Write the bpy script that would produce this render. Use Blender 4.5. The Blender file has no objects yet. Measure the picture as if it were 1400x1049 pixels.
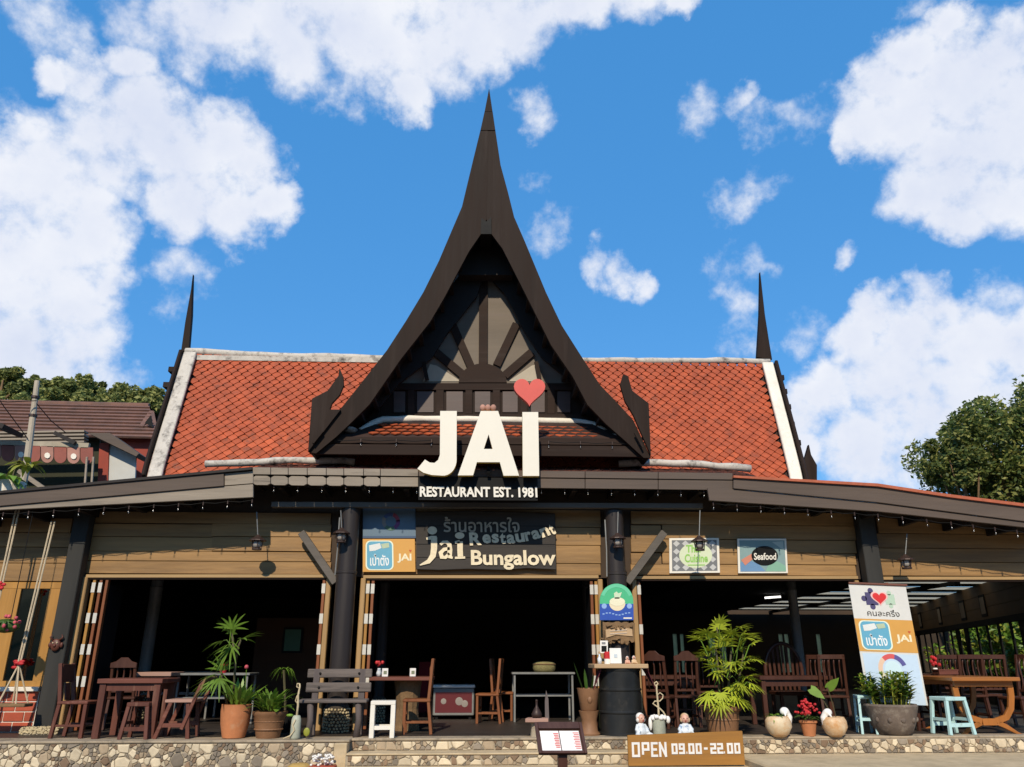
import bpy, bmesh, math, random
from mathutils import Vector, Matrix, Euler
from mathutils.geometry import tessellate_polygon
R = math.radians
C = bpy.context.scene.collection
sc = bpy.context.scene
rnd = random.Random(7)

# ---------------------------------------------------------------- camera
FPX = 1057.0; PITCH = 19.6; YAW = 2.8; CAMZ = 1.47
cam_d = bpy.data.cameras.new('camera'); cam = bpy.data.objects.new('camera', cam_d); C.objects.link(cam)
cam.location = (0, 0, CAMZ); cam.rotation_euler = (R(90 + PITCH), 0, R(-YAW))
cam_d.sensor_width = 36; cam_d.lens = FPX / 1400 * 36; cam_d.clip_start = .05; cam_d.clip_end = 3000
sc.camera = cam
CM = cam.rotation_euler.to_matrix(); CMI = CM.inverted(); CO = Vector((0, 0, CAMZ))

# ---------------------------------------------------------------- sky, sun, exposure
SUN_EL, SUN_AZ = 37.5, 10.0        # azimuth: degrees to the left of straight behind the camera
world = bpy.data.worlds.new('World'); sc.world = world; world.use_nodes = True
wn = world.node_tree; wn.nodes.clear()
def pdir(px, py):
    return (CM @ Vector(((px - 700) / FPX, (524.5 - py) / FPX, -1))).normalized()
def build_sky():
    N, L = wn.nodes, wn.links
    def math_(op, a, b=None, c=None):
        n = N.new('ShaderNodeMath'); n.operation = op
        for i, v in enumerate((a, b, c)):
            if v is None: continue
            if isinstance(v, (int, float)): n.inputs[i].default_value = v
            else: L.new(v, n.inputs[i])
        return n.outputs[0]
    sky = N.new('ShaderNodeTexSky'); sky.sky_type = 'NISHITA'; sky.sun_disc = False
    sky.sun_elevation = R(SUN_EL); sky.sun_rotation = math.pi + R(SUN_AZ); sky.ozone_density = 2.2; sky.air_density = 1.0; sky.dust_density = .1
    hs = N.new('ShaderNodeHueSaturation'); hs.inputs['Saturation'].default_value = 1.2; hs.inputs['Value'].default_value = SKY_V; hs.inputs['Hue'].default_value = .494
    L.new(sky.outputs[0], hs.inputs['Color'])
    sm = N.new('ShaderNodeMix'); sm.data_type = 'RGBA'; sm.inputs['Factor'].default_value = .72; L.new(hs.outputs[0], sm.inputs[6]); sm.inputs[7].default_value = (.62, 3.25, 8.0, 1)   # the photograph's even tropical blue
    tc = N.new('ShaderNodeTexCoord')
    nz = N.new('ShaderNodeTexNoise'); nz.inputs['Scale'].default_value = 7; nz.inputs['Detail'].default_value = 7; nz.inputs['Roughness'].default_value = .6
    L.new(tc.outputs['Generated'], nz.inputs['Vector'])
    nf = N.new('ShaderNodeTexNoise'); nf.inputs['Scale'].default_value = 24; nf.inputs['Detail'].default_value = 9; nf.inputs['Roughness'].default_value = .6
    L.new(tc.outputs['Generated'], nf.inputs['Vector'])
    sub = N.new('ShaderNodeVectorMath'); sub.operation = 'SUBTRACT'; L.new(nz.outputs['Color'], sub.inputs[0]); sub.inputs[1].default_value = (.5, .5, .5)
    scl = N.new('ShaderNodeVectorMath'); scl.operation = 'SCALE'; L.new(sub.outputs[0], scl.inputs[0]); scl.inputs['Scale'].default_value = .12
    add = N.new('ShaderNodeVectorMath'); add.operation = 'ADD'; L.new(tc.outputs['Generated'], add.inputs[0]); L.new(scl.outputs[0], add.inputs[1])
    nrm = N.new('ShaderNodeVectorMath'); nrm.operation = 'NORMALIZE'; L.new(add.outputs[0], nrm.inputs[0])
    acc = None
    for b in CLOUDS:
        px, py, r = b[:3]; w = b[3] if len(b) > 3 else 1.0
        if r < 30: r *= 1.15; w *= .62
        d = pdir(px, py); k = (1 + ((px - 700) ** 2 + (524 - py) ** 2) / FPX ** 2)
        rr = r / FPX / math.sqrt(k) * 1.12
        dt = N.new('ShaderNodeVectorMath'); dt.operation = 'DOT_PRODUCT'; L.new(nrm.outputs[0], dt.inputs[0]); dt.inputs[1].default_value = d
        v = math_('MULTIPLY_ADD', dt.outputs['Value'], 2 / rr ** 2 * w, (1 - 2 / rr ** 2) * w)
        acc = v if acc is None else math_('SMOOTH_MAX', acc, v, .15)
    # the same kind of broken cloud goes on over the rest of the sky
    fw = N.new('ShaderNodeVectorMath'); fw.operation = 'DOT_PRODUCT'; L.new(tc.outputs['Generated'], fw.inputs[0]); fw.inputs[1].default_value = pdir(700, 524)
    ns = N.new('ShaderNodeTexNoise'); ns.inputs['Scale'].default_value = 2.6; ns.inputs['Detail'].default_value = 3; L.new(tc.outputs['Generated'], ns.inputs['Vector'])
    off = math_('MULTIPLY_ADD', fw.outputs['Value'], -6.0, 4.4)      # below -1 well inside the view, positive outside
    gen = math_('MINIMUM', math_('MULTIPLY_ADD', ns.outputs['Fac'], 5.0, -3.35), off)
    acc = math_('MAXIMUM', math_('MAXIMUM', acc, gen), -1.0)
    den = math_('ADD', math_('MULTIPLY', acc, 1.35), math_('MULTIPLY_ADD', nf.outputs['Fac'], 2.9, -1.45))
    mr = N.new('ShaderNodeMapRange'); mr.interpolation_type = 'SMOOTHSTEP'; L.new(den, mr.inputs['Value']); mr.inputs['From Min'].default_value = -.2; mr.inputs['From Max'].default_value = 1.25
    # thick middles are a little greyer than the bright rims
    gr = N.new('ShaderNodeMapRange'); L.new(math_('MULTIPLY_ADD', nz.outputs['Fac'], 2.2, math_('MULTIPLY_ADD', acc, .55, -1.1)), gr.inputs['Value']); gr.inputs['From Min'].default_value = .1; gr.inputs['From Max'].default_value = 1.0
    cc = N.new('ShaderNodeMix'); cc.data_type = 'RGBA'; L.new(gr.outputs[0], cc.inputs['Factor'])
    cc.inputs[6].default_value = (10.0, 10.2, 10.8, 1); cc.inputs[7].default_value = (7.7, 8.3, 9.9, 1)
    mx = N.new('ShaderNodeMix'); mx.data_type = 'RGBA'; L.new(math_('MULTIPLY', mr.outputs[0], .96), mx.inputs['Factor']); L.new(sm.outputs[2], mx.inputs[6]); L.new(cc.outputs[2], mx.inputs[7])
    bg = N.new('ShaderNodeBackground'); bg.inputs['Strength'].default_value = SKY_S; L.new(mx.outputs[2], bg.inputs['Color'])
    out = N.new('ShaderNodeOutputWorld'); L.new(bg.outputs[0], out.inputs['Surface'])
SKY_S, SKY_V = .1, 2.3
CLOUDS = [(300,30,75),(400,45,85),(500,55,80),(585,75,75),(640,45,70),(720,15,65),(800,-5,55),(870,-12,48),(560,135,38),(450,-30,120),(650,-40,120),(915,-2,30),
 (60,20,55,.35),(190,5,45,.5),(60,100,32),(120,105,50),(185,75,38),(200,150,60),(150,195,75),(240,195,65),(300,195,52),(335,230,50),(365,285,38),(320,300,42),(260,265,60),(60,255,100),
 (50,350,110),(95,400,75),(40,465,110),(125,310,60),(145,365,35),(8,190,40),(110,455,60),(60,515,70),(150,520,40,.4),
 (1240,75,42),(1210,115,42),(1175,170,48),(1150,195,30),(1250,150,80),(1320,120,90),(1380,180,90),(1300,230,75),(1370,265,60),(1320,300,36),(1255,265,48),(1390,60,50),(1285,25,32),(1240,8,18,.6),
 (1200,440,36),(1165,470,38),(1290,420,38),(1260,470,60),(1330,480,70),(1390,470,60),(1220,520,70),(1130,530,50),(1300,560,90),(1100,560,42),(1180,600,60),(1390,560,70),(1085,600,42),(1240,625,50,.8),(1360,410,22,.5),
 (730,150,27),(815,362,20),(848,369,20),(880,378,17),(1020,130,16,.8),(968,142,22,.38),(1045,160,16,.35),(995,265,24,.42),(1015,245,18,.28),(1010,368,24,.38),(1000,415,22,.42),(1100,440,25,.45),(1165,355,15,.8),(740,318,16,.22),(250,370,24,.35),(725,262,12,.18),(1000,470,22,.28),(1105,150,24,.35),(235,405,18,.35)]
build_sky()
sun_d = bpy.data.lights.new('sun', 'SUN'); sun = bpy.data.objects.new('sun', sun_d); C.objects.link(sun)
sun_d.energy = 5.0; sun_d.angle = R(.9); sun_d.color = (1, .88, .70)
to_sun = Vector((-math.sin(R(SUN_AZ)) * math.cos(R(SUN_EL)), -math.cos(R(SUN_AZ)) * math.cos(R(SUN_EL)), math.sin(R(SUN_EL))))
sun.rotation_euler = (-to_sun).to_track_quat('-Z', 'Y').to_euler(); sun.location = (-10, -20, 30)
vs = sc.view_settings; sc.display_settings.display_device = 'sRGB'
vs.view_transform = 'Standard'; vs.look = 'None'; vs.exposure = -0.12; vs.gamma = 1; vs.use_curve_mapping = False
sc.render.engine = 'CYCLES'; sc.cycles.use_denoising = True; sc.cycles.max_bounces = 8; sc.cycles.transparent_max_bounces = 12

# ---------------------------------------------------------------- geometry helpers
F = .45                                             # restaurant floor above the road
def pt(px, py, Y):                                  # the point of the plane y = Y that is seen at this pixel of the photograph
    d = pdir(px, py); return CO + d * (Y / d.y)
def ptz(px, py, Z):
    d = pdir(px, py); return CO + d * ((Z - CAMZ) / d.z)
def proj(p):
    v = CMI @ (Vector(p) - CO); return (700 + FPX * v.x / -v.z, 524.5 - FPX * v.y / -v.z)
def xat(px, Y, Z):                                  # X of the point (X, Y, Z) seen in this pixel column
    a, b = -30.0, 30.0
    for _ in range(50):
        m = (a + b) / 2
        if proj((m, Y, Z))[0] < px: a = m
        else: b = m
    return (a + b) / 2
def onfloor(px, Y, z=F): return Vector((xat(px, Y, z), Y, z))

class MB:
    def __init__(s): s.v = []; s.f = []; s.mi = []
    def add(s, vs, fs, mi=0):
        o = len(s.v); s.v += [Vector(v) for v in vs]; s.f += [[i + o for i in f] for f in fs]; s.mi += [mi] * len(fs); return s
    def box(s, c, d, M=None, mi=0):
        c = Vector(c); h = Vector(d) / 2; M = M or Matrix.Identity(3)
        vs = [c + M @ Vector((x * h.x, y * h.y, z * h.z)) for x in (-1, 1) for y in (-1, 1) for z in (-1, 1)]
        return s.add(vs, [(0,1,3,2),(4,6,7,5),(0,4,5,1),(2,3,7,6),(0,2,6,4),(1,5,7,3)], mi)
    def span(s, a, b, mi=0):
        a = Vector(a); b = Vector(b); return s.box((a + b) / 2, [abs(q) for q in (b - a)], None, mi)
    def beam(s, a, b, w, h, up=(0, 0, 1), mi=0):     # w sideways, h along up
        a = Vector(a); b = Vector(b); z = (b - a); l = z.length; z.normalize(); u = Vector(up)
        x = u.cross(z)
        if x.length < 1e-4: x = Vector((1, 0, 0)).cross(z)
        x.normalize(); y = z.cross(x)
        return s.box((a + b) / 2, (w, h, l), Matrix((x, y, z)).transposed(), mi)
    def tube(s, pts, r, n=8, cap=True, mi=0):
        pts = [Vector(p) for p in pts]; rs = r if isinstance(r, (list, tuple)) else [r] * len(pts)
        vs = []; prev = None
        for i, p in enumerate(pts):
            t = (pts[min(i + 1, len(pts) - 1)] - pts[max(i - 1, 0)]).normalized()
            a = prev - t * prev.dot(t) if prev is not None else t.orthogonal()
            a.normalize(); prev = a; b = t.cross(a)
            vs += [p + (a * math.cos(2 * math.pi * k / n) + b * math.sin(2 * math.pi * k / n)) * rs[i] for k in range(n)]
        fs = [(i * n + k, i * n + (k + 1) % n, (i + 1) * n + (k + 1) % n, (i + 1) * n + k) for i in range(len(pts) - 1) for k in range(n)]
        if cap: fs += [tuple(range(n))[::-1], tuple((len(pts) - 1) * n + k for k in range(n))]
        return s.add(vs, fs, mi)
    def lathe(s, prof, c=(0, 0, 0), n=20, mi=0, sx=1, sy=1, wob=None):
        c = Vector(c); vs = []; fs = []
        for i, (r, z) in enumerate(prof):
            for k in range(n):
                a = 2 * math.pi * k / n; q = r * (1 + (wob(a, i) if wob else 0)); vs.append(c + Vector((q * math.cos(a) * sx, q * math.sin(a) * sy, z)))
        m = len(prof)
        fs = [(i * n + k, i * n + (k + 1) % n, (i + 1) * n + (k + 1) % n, (i + 1) * n + k) for i in range(m - 1) for k in range(n)]
        if prof[0][0] > 1e-5: fs.append(tuple(range(n))[::-1])
        if prof[-1][0] > 1e-5: fs.append(tuple((m - 1) * n + k for k in range(n)))
        return s.add(vs, fs, mi)
    def ball(s, c, r, n=10, m=7, mi=0):
        rx, ry, rz = r if isinstance(r, (list, tuple)) else (r, r, r)
        prof = [(math.sin(math.pi * i / m), -math.cos(math.pi * i / m)) for i in range(m + 1)]
        c = Vector(c); vs = []
        for q, z in prof: vs += [c + Vector((max(q, 1e-4) * math.cos(2 * math.pi * k / n) * rx, max(q, 1e-4) * math.sin(2 * math.pi * k / n) * ry, z * rz)) for k in range(n)]
        fs = [(i * n + k, i * n + (k + 1) % n, (i + 1) * n + (k + 1) % n, (i + 1) * n + k) for i in range(m) for k in range(n)]
        return s.add(vs, fs, mi)
    def prism(s, poly, ex, holes=(), mi=0, side=None):  # planar 3D outline pushed along ex
        loops = [[Vector(p) for p in poly]] + [[Vector(p) for p in h] for h in holes]
        flat = [p for l in loops for p in l]; n = len(flat); ex = Vector(ex)
        tri = tessellate_polygon(loops)
        o = len(s.v); s.v += flat + [p + ex for p in flat]; side = mi if side is None else side
        for t in tri: s.f.append([o + i for i in t]); s.mi.append(mi)
        for t in tri: s.f.append([o + n + i for i in reversed(t)]); s.mi.append(side)
        b = 0
        for l in loops:
            m = len(l)
            for k in range(m): s.f.append([o + b + k, o + b + (k + 1) % m, o + n + b + (k + 1) % m, o + n + b + k]); s.mi.append(side)
            b += m
        return s
    def mesh(s, name, mats, org=(0, 0, 0), smooth=False, fix=True):
        me = bpy.data.meshes.new(name); o = Vector(org)
        me.from_pydata([tuple(v - o) for v in s.v], [], s.f)
        for m in (mats if isinstance(mats, (list, tuple)) else [mats]): me.materials.append(m)
        me.polygons.foreach_set('material_index', s.mi)
        if fix:
            bm = bmesh.new(); bm.from_mesh(me); bmesh.ops.recalc_face_normals(bm, faces=bm.faces); bm.to_mesh(me); bm.free()
        if smooth: me.polygons.foreach_set('use_smooth', [True] * len(me.polygons))
        me.update(); return me

ORG = {}
def tag(o, label=None, cat=None, group=None, kind=None):
    if label: o['label'] = label
    if cat: o['category'] = cat
    if group: o['group'] = group
    if kind: o['kind'] = kind
    return o
def thing(name, label, cat, loc=(0, 0, 0), rotz=0, group=None):
    o = bpy.data.objects.new(name, None); o.empty_display_size = .1; C.objects.link(o); o.location = loc; o.rotation_euler = (0, 0, rotz)
    ORG[o.name] = Vector(loc); return tag(o, label, cat, group)
def obj(name, mb, mats, parent=None, local=False, smooth=False, bev=0, fix=True, label=None, kind=None, auto=False):
    """one mesh object; shapes are in place coordinates, or in the thing's own when local"""
    org = Vector((0, 0, 0)) if (local or parent is None) else ORG[parent.name]
    me = mb.mesh(name, mats, org, smooth, fix)
    o = bpy.data.objects.new(name, me); C.objects.link(o)
    if parent is not None: o.parent = parent
    ORG[o.name] = org
    if auto:
        me.set_sharp_from_angle(angle=R(40)) if hasattr(me, 'set_sharp_from_angle') else None
    if bev:
        b = o.modifiers.new('edge', 'BEVEL'); b.width = bev; b.segments = 1; b.limit_method = 'ANGLE'; b.angle_limit = R(50)
    if label: o['label'] = label
    if kind: o['kind'] = kind
    return o
def place(name, me, parent, M):                      # another object that shares a mesh
    o = bpy.data.objects.new(name, me); C.objects.link(o); o.parent = parent
    o.matrix_local = Matrix.Translation(-ORG[parent.name]) @ M; ORG[o.name] = ORG[parent.name]; return o
def kids(o): return [c for c in bpy.data.objects if c.parent == o]
CH = {}
def copy_tree(o, parent=None):
    c = o.copy(); C.objects.link(c)
    if parent is not None: c.parent = parent
    ORG[c.name] = ORG[o.name]
    for ch in CH.setdefault(o.name, kids(o)): copy_tree(ch, c)
    return c
def dup(o, loc, rotz, label, group=None):
    c = copy_tree(o); c.location = loc; c.rotation_euler = (0, 0, rotz); c['label'] = label
    if group: c['group'] = group
    return c

# ---------------------------------------------------------------- materials
MATS = {}
def M(name, col, rough=.6, var=.2, scale=9, bump=.15, grain=None, metal=0, rand=0, stain=None, stain_at=.58, stain_w=.1, stain_scale=3, trans=0, spec=.4, big=.5):
    if name in MATS: return MATS[name]
    m = bpy.data.materials.new(name); m.use_nodes = True; nt = m.node_tree; N, L = nt.nodes, nt.links
    bs = N['Principled BSDF']; out = N['Material Output']
    tc = N.new('ShaderNodeTexCoord'); mp = N.new('ShaderNodeMapping'); L.new(tc.outputs['Object'], mp.inputs['Vector'])
    oi = N.new('ShaderNodeObjectInfo')
    sc_ = {'x': (.12, 1.6, 1.6), 'y': (1.6, .12, 1.6), 'z': (1.6, 1.6, .12)}.get(grain, (1, 1, 1)); mp.inputs['Scale'].default_value = sc_
    cmb = N.new('ShaderNodeCombineXYZ'); ml = N.new('ShaderNodeMath'); ml.operation = 'MULTIPLY'; ml.inputs[1].default_value = 37; L.new(oi.outputs['Random'], ml.inputs[0])
    for i in range(3): L.new(ml.outputs[0], cmb.inputs[i])
    L.new(cmb.outputs[0], mp.inputs['Location'])
    n1 = N.new('ShaderNodeTexNoise'); n1.inputs['Scale'].default_value = scale; n1.inputs['Detail'].default_value = 7; n1.inputs['Roughness'].default_value = .65; L.new(mp.outputs[0], n1.inputs['Vector'])
    n2 = N.new('ShaderNodeTexNoise'); n2.inputs['Scale'].default_value = scale * .22; n2.inputs['Detail'].default_value = 3; L.new(mp.outputs[0], n2.inputs['Vector'])
    mixn = N.new('ShaderNodeMix'); mixn.inputs['Factor'].default_value = big; L.new(n1.outputs['Fac'], mixn.inputs[2]); L.new(n2.outputs['Fac'], mixn.inputs[3])
    mr = N.new('ShaderNodeMapRange'); L.new(mixn.outputs[0], mr.inputs['Value']); mr.inputs['From Min'].default_value = .3; mr.inputs['From Max'].default_value = .7
    mr.inputs['To Min'].default_value = 1 - var; mr.inputs['To Max'].default_value = 1 + var
    val = mr.outputs[0]
    if rand:
        r2 = N.new('ShaderNodeMapRange'); L.new(oi.outputs['Random'], r2.inputs['Value']); r2.inputs['To Min'].default_value = 1 - rand; r2.inputs['To Max'].default_value = 1 + rand
        mm = N.new('ShaderNodeMath'); mm.operation = 'MULTIPLY'; L.new(val, mm.inputs[0]); L.new(r2.outputs[0], mm.inputs[1]); val = mm.outputs[0]
    sv = N.new('ShaderNodeVectorMath'); sv.operation = 'SCALE'; sv.inputs[0].default_value = col[:3]; L.new(val, sv.inputs['Scale'])
    c = sv.outputs[0]
    if stain:
        ns = N.new('ShaderNodeTexNoise'); ns.inputs['Scale'].default_value = stain_scale; ns.inputs['Detail'].default_value = 8; ns.inputs['Roughness'].default_value = .7; L.new(mp.outputs[0], ns.inputs['Vector'])
        sr = N.new('ShaderNodeMapRange'); L.new(ns.outputs['Fac'], sr.inputs['Value']); sr.inputs['From Min'].default_value = stain_at - stain_w; sr.inputs['From Max'].default_value = stain_at + stain_w
        mx = N.new('ShaderNodeMix'); mx.data_type = 'RGBA'; L.new(sr.outputs[0], mx.inputs['Factor']); L.new(c, mx.inputs[6]); mx.inputs[7].default_value = (*stain, 1); c = mx.outputs[2]
    L.new(c, bs.inputs['Base Color']); bs.inputs['Metallic'].default_value = metal; bs.inputs['Specular IOR Level'].default_value = spec
    rr = N.new('ShaderNodeMapRange'); L.new(n1.outputs['Fac'], rr.inputs['Value']); rr.inputs['To Min'].default_value = max(.03, rough - .12); rr.inputs['To Max'].default_value = min(1, rough + .12); L.new(rr.outputs[0], bs.inputs['Roughness'])
    if bump:
        bp = N.new('ShaderNodeBump'); bp.inputs['Strength'].default_value = bump; bp.inputs['Distance'].default_value = .02; L.new(n1.outputs['Fac'], bp.inputs['Height']); L.new(bp.outputs[0], bs.inputs['Normal'])
    if trans:
        tr = N.new('ShaderNodeBsdfTranslucent'); L.new(c, tr.inputs['Color']); ms = N.new('ShaderNodeMixShader'); ms.inputs[0].default_value = trans
        L.new(bs.outputs[0], ms.inputs[1]); L.new(tr.outputs[0], ms.inputs[2]); L.new(ms.outputs[0], out.inputs['Surface'])
    MATS[name] = m; return m
def Mglass(name, tint, alpha, rough=.03, ior=1.5):
    m = bpy.data.materials.new(name); m.use_nodes = True; nt = m.node_tree; N, L = nt.nodes, nt.links; N.remove(N['Principled BSDF'])
    g = N.new('ShaderNodeBsdfGlossy'); g.inputs['Roughness'].default_value = rough; g.inputs['Color'].default_value = (.9, .9, .9, 1)
    t = N.new('ShaderNodeBsdfTransparent'); t.inputs['Color'].default_value = (*tint, 1)
    lw = N.new('ShaderNodeLayerWeight'); fr = N.new('ShaderNodeMath'); fr.operation = 'POWER'; L.new(lw.outputs['Facing'], fr.inputs[0]); fr.inputs[1].default_value = 5 if ior > 1.3 else 12
    ad = N.new('ShaderNodeMath'); ad.operation = 'MULTIPLY_ADD'; ad.inputs[1].default_value = .7; ad.inputs[2].default_value = alpha + .04; L.new(fr.outputs[0], ad.inputs[0])
    ms = N.new('ShaderNodeMixShader'); L.new(ad.outputs[0], ms.inputs[0]); L.new(t.outputs[0], ms.inputs[1]); L.new(g.outputs[0], ms.inputs[2]); L.new(ms.outputs[0], N['Material Output'].inputs['Surface'])
    return m
def Memit(name, col, s):
    m = bpy.data.materials.new(name); m.use_nodes = True; nt = m.node_tree; N, L = nt.nodes, nt.links
    bs = N['Principled BSDF']; bs.inputs['Emission Color'].default_value = (*col, 1); bs.inputs['Emission Strength'].default_value = s; bs.inputs['Base Color'].default_value = (.8, .8, .8, 1); return m

m_tile = M('orange_tile', (.385, .076, .024), .65, .28, 20, .3, rand=.2, stain=(.11, .05, .03), stain_at=.64, stain_w=.12, stain_scale=4)
m_tiledk = M('tile_bed', (.035, .018, .014), .9, .3, 12, .3)
m_tileold = M('old_tile', (.17, .055, .035), .8, .35, 25, .3, stain=(.05, .03, .025), stain_at=.52, stain_w=.12, stain_scale=7)
m_plaster = M('weathered_plaster', (.50, .46, .40), .85, .2, 14, .4, stain=(.06, .05, .045), stain_at=.6, stain_w=.09, stain_scale=4.5)
m_plasterl = M('white_plaster', (.72, .67, .57), .85, .15, 14, .3, stain=(.2, .16, .12), stain_at=.68, stain_w=.06, stain_scale=5)
m_barge = M('dark_brown_paint', (.021, .0125, .009), .65, .35, 6, .2, grain='z', spec=.12, stain=(.036, .025, .020), stain_at=.64, stain_w=.12, stain_scale=2.5)
m_bargeh = M('dark_brown_board', (.026, .015, .011), .65, .35, 6, .2, grain='x', spec=.12, stain=(.045, .032, .026), stain_at=.64, stain_w=.12, stain_scale=2.5)
m_rafter = M('black_brown_timber', (.016, .011, .009), .7, .4, 8, .2)
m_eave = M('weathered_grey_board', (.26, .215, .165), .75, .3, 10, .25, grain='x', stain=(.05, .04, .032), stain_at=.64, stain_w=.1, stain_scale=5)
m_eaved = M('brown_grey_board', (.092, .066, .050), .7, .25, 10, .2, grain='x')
m_beam = M('grey_beam', (.10, .085, .07), .7, .3, 9, .2, grain='x')
m_black = M('black_paint', (.010, .010, .010), .6, .3, 6, .05, spec=.12)
m_post = M('charcoal_post', (.034, .033, .030), .65, .3, 7, .15, grain='z', spec=.2)
m_pole = M('dark_painted_pole', (.030, .024, .022), .42, .25, 6, .06, grain='z', spec=.3)
m_plank = M('tan_wall_plank', (.295, .168, .062), .6, .4, 9, .3, grain='x', rand=.16, stain=(.12, .065, .025), stain_at=.62, stain_w=.14, stain_scale=2.2)
m_frame = M('tan_door_frame', (.36, .22, .09), .5, .2, 9, .12, grain='z')
m_frameh = M('tan_lintel_trim', (.36, .23, .10), .5, .2, 9, .12, grain='x')
m_leaf_door = M('red_brown_door', (.20, .065, .022), .45, .25, 9, .12, grain='z')
m_gold = M('golden_door_wood', (.36, .18, .04), .45, .25, 9, .12, grain='z')
m_glimpse = M('pale_glimpse', (.6, .57, .5), .4, .1, 20, .02, metal=.2)  # tone of the bright gaps seen through the door panes
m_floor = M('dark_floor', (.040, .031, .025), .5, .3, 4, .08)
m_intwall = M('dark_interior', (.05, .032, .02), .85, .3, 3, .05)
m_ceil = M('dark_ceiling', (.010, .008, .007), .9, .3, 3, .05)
m_conc = M('tan_concrete', (.50, .385, .235), .85, .22, 8, .35, stain=(.36, .28, .165), stain_at=.6, stain_w=.12, stain_scale=3)
m_nosing = M('worn_nosing', (.34, .27, .185), .8, .25, 12, .3, stain=(.12, .1, .07), stain_at=.6, stain_scale=6)
m_mortar = M('grey_mortar', (.34, .285, .205), .9, .3, 30, .5)
m_road = M('asphalt', (.055, .052, .05), .9, .25, 40, .5)
m_red = M('red_brown_wood', (.105, .033, .02), .5, .4, 10, .2, grain='z', stain=(.20, .10, .065), stain_at=.66, stain_w=.08, stain_scale=6)
m_redh = M('red_brown_wood_flat', (.13, .042, .026), .5, .4, 10, .2, grain='x', stain=(.24, .12, .08), stain_at=.64, stain_w=.1, stain_scale=5)
m_pinkw = M('pale_pink_wood', (.34, .2, .15), .6, .2, 10, .1, grain='x')
m_brownw = M('dark_polished_wood', (.06, .022, .013), .4, .3, 10, .1, grain='z')
m_orangew = M('orange_varnish_wood', (.33, .12, .026), .35, .25, 10, .1, grain='z')
m_chairw = M('mid_brown_wood', (.19, .065, .022), .45, .35, 10, .15, grain='z')
m_orangeh = M('orange_varnish_top', (.30, .115, .03), .35, .25, 10, .1, grain='x')
m_greyw = M('grey_weathered_timber', (.13, .105, .09), .8, .35, 12, .4, grain='x', stain=(.04, .033, .03), stain_at=.6, stain_scale=8)
m_greywz = M('grey_weathered_leg', (.10, .08, .075), .8, .35, 12, .4, grain='z')
m_white = M('white_paint', (.74, .70, .61), .5, .08, 12, .05, stain=(.5, .44, .34), stain_at=.68, stain_w=.08, stain_scale=6)
m_blue = M('pale_blue_paint', (.42, .62, .62), .5, .12, 14, .1, stain=(.3, .38, .36), stain_at=.65, stain_scale=8)
m_terra = M('terracotta', (.44, .165, .065), .8, .22, 10, .2, stain=(.5, .3, .17), stain_at=.66, stain_w=.1, stain_scale=4)
m_brownpot = M('brown_glazed_pot', (.21, .105, .05), .6, .25, 12, .2)
m_stonepot = M('mossy_stone_pot', (.13, .10, .08), .85, .4, 10, .5, stain=(.30, .26, .21), stain_at=.62, stain_scale=5)
m_palm = M('palm_leaf_bright', (.42, .48, .04), .45, .3, 5, .05, rand=.3, trans=.35)
m_leafg = M('leaf_green', (.15, .26, .03), .45, .35, 5, .05, rand=.25, trans=.25)
m_leafd = M('leaf_dark', (.055, .12, .02), .5, .35, 5, .05, rand=.25, trans=.2)
m_leafy = M('leaf_yellow_green', (.30, .31, .04), .5, .3, 5, .05, rand=.2, trans=.25)
m_stem = M('green_brown_stem', (.07, .06, .025), .7, .3, 12, .2)
m_soil = M('soil', (.03, .02, .014), .95, .4, 30, .5)
m_redfl = M('red_flower', (.55, .03, .035), .6, .25, 20, .05, rand=.2, trans=.2)
m_pinkfl = M('pink_flower', (.60, .10, .13), .6, .25, 20, .05, rand=.2, trans=.2)
m_rope = M('cream_rope', (.52, .42, .28), .8, .2, 40, .3)
m_barrel = M('black_drum', (.015, .0155, .015), .42, .35, 6, .1, stain=(.05, .044, .036), stain_at=.66, stain_w=.1, stain_scale=5)
m_boardtop = M('pale_wood_top', (.46, .31, .17), .55, .2, 10, .1, grain='x')
m_bark = M('brown_bark', (.19, .115, .055), .9, .4, 14, .8)
m_cream = M('cream_ceramic', (.62, .50, .33), .5, .2, 8, .1, stain=(.50, .25, .09), stain_at=.52, stain_w=.15, stain_scale=6)
m_creamw = M('white_ceramic', (.76, .73, .68), .4, .1, 8, .05)
m_skin = M('pink_ceramic', (.62, .34, .24), .5, .12, 10, .05)
m_floral = M('blue_white_ceramic', (.62, .66, .68), .45, .12, 10, .05, stain=(.14, .25, .42), stain_at=.6, stain_w=.04, stain_scale=14)
m_driftw = M('pale_driftwood', (.52, .42, .26), .7, .25, 16, .3)
m_greyglz = M('grey_green_ceramic', (.34, .35, .27), .6, .25, 10, .2)
m_glass = Mglass('window_glass', (.95, .97, .96), .0, .03, 1.12)
m_glassd = Mglass('dark_glass', (.10, .12, .12), .16)
m_bulb = Mglass('bulb_glass', (.8, .8, .78), .08, .2)
m_lampglass = M('lamp_glass', (.55, .50, .44), .2, .15, 9, .02, trans=.4)
m_metal = M('dark_rust_metal', (.05, .03, .024), .5, .3, 15, .2, metal=.3)
m_grsteel = M('grey_steel', (.22, .22, .21), .45, .2, 12, .05, metal=.3)
m_letter = M('cream_letter', (.74, .69, .58), .5, .03, 6, .0)
m_yellow = M('yellow_letter_edge', (.72, .48, .10), .5, .1, 6, .0)
m_heart = M('red_heart', (.60, .075, .055), .5, .12, 9, .05)
m_ivory = M('ivory_lettering', (.74, .63, .43), .6, .2, 20, .1)
m_open = M('ochre_sign_board', (.33, .15, .026), .6, .22, 8, .15, grain='x', stain=(.24, .11, .025), stain_at=.6, stain_w=.15, stain_scale=3)
m_signbd = M('charred_sign_plank', (.035, .029, .024), .75, .4, 9, .3, grain='x')
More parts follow.
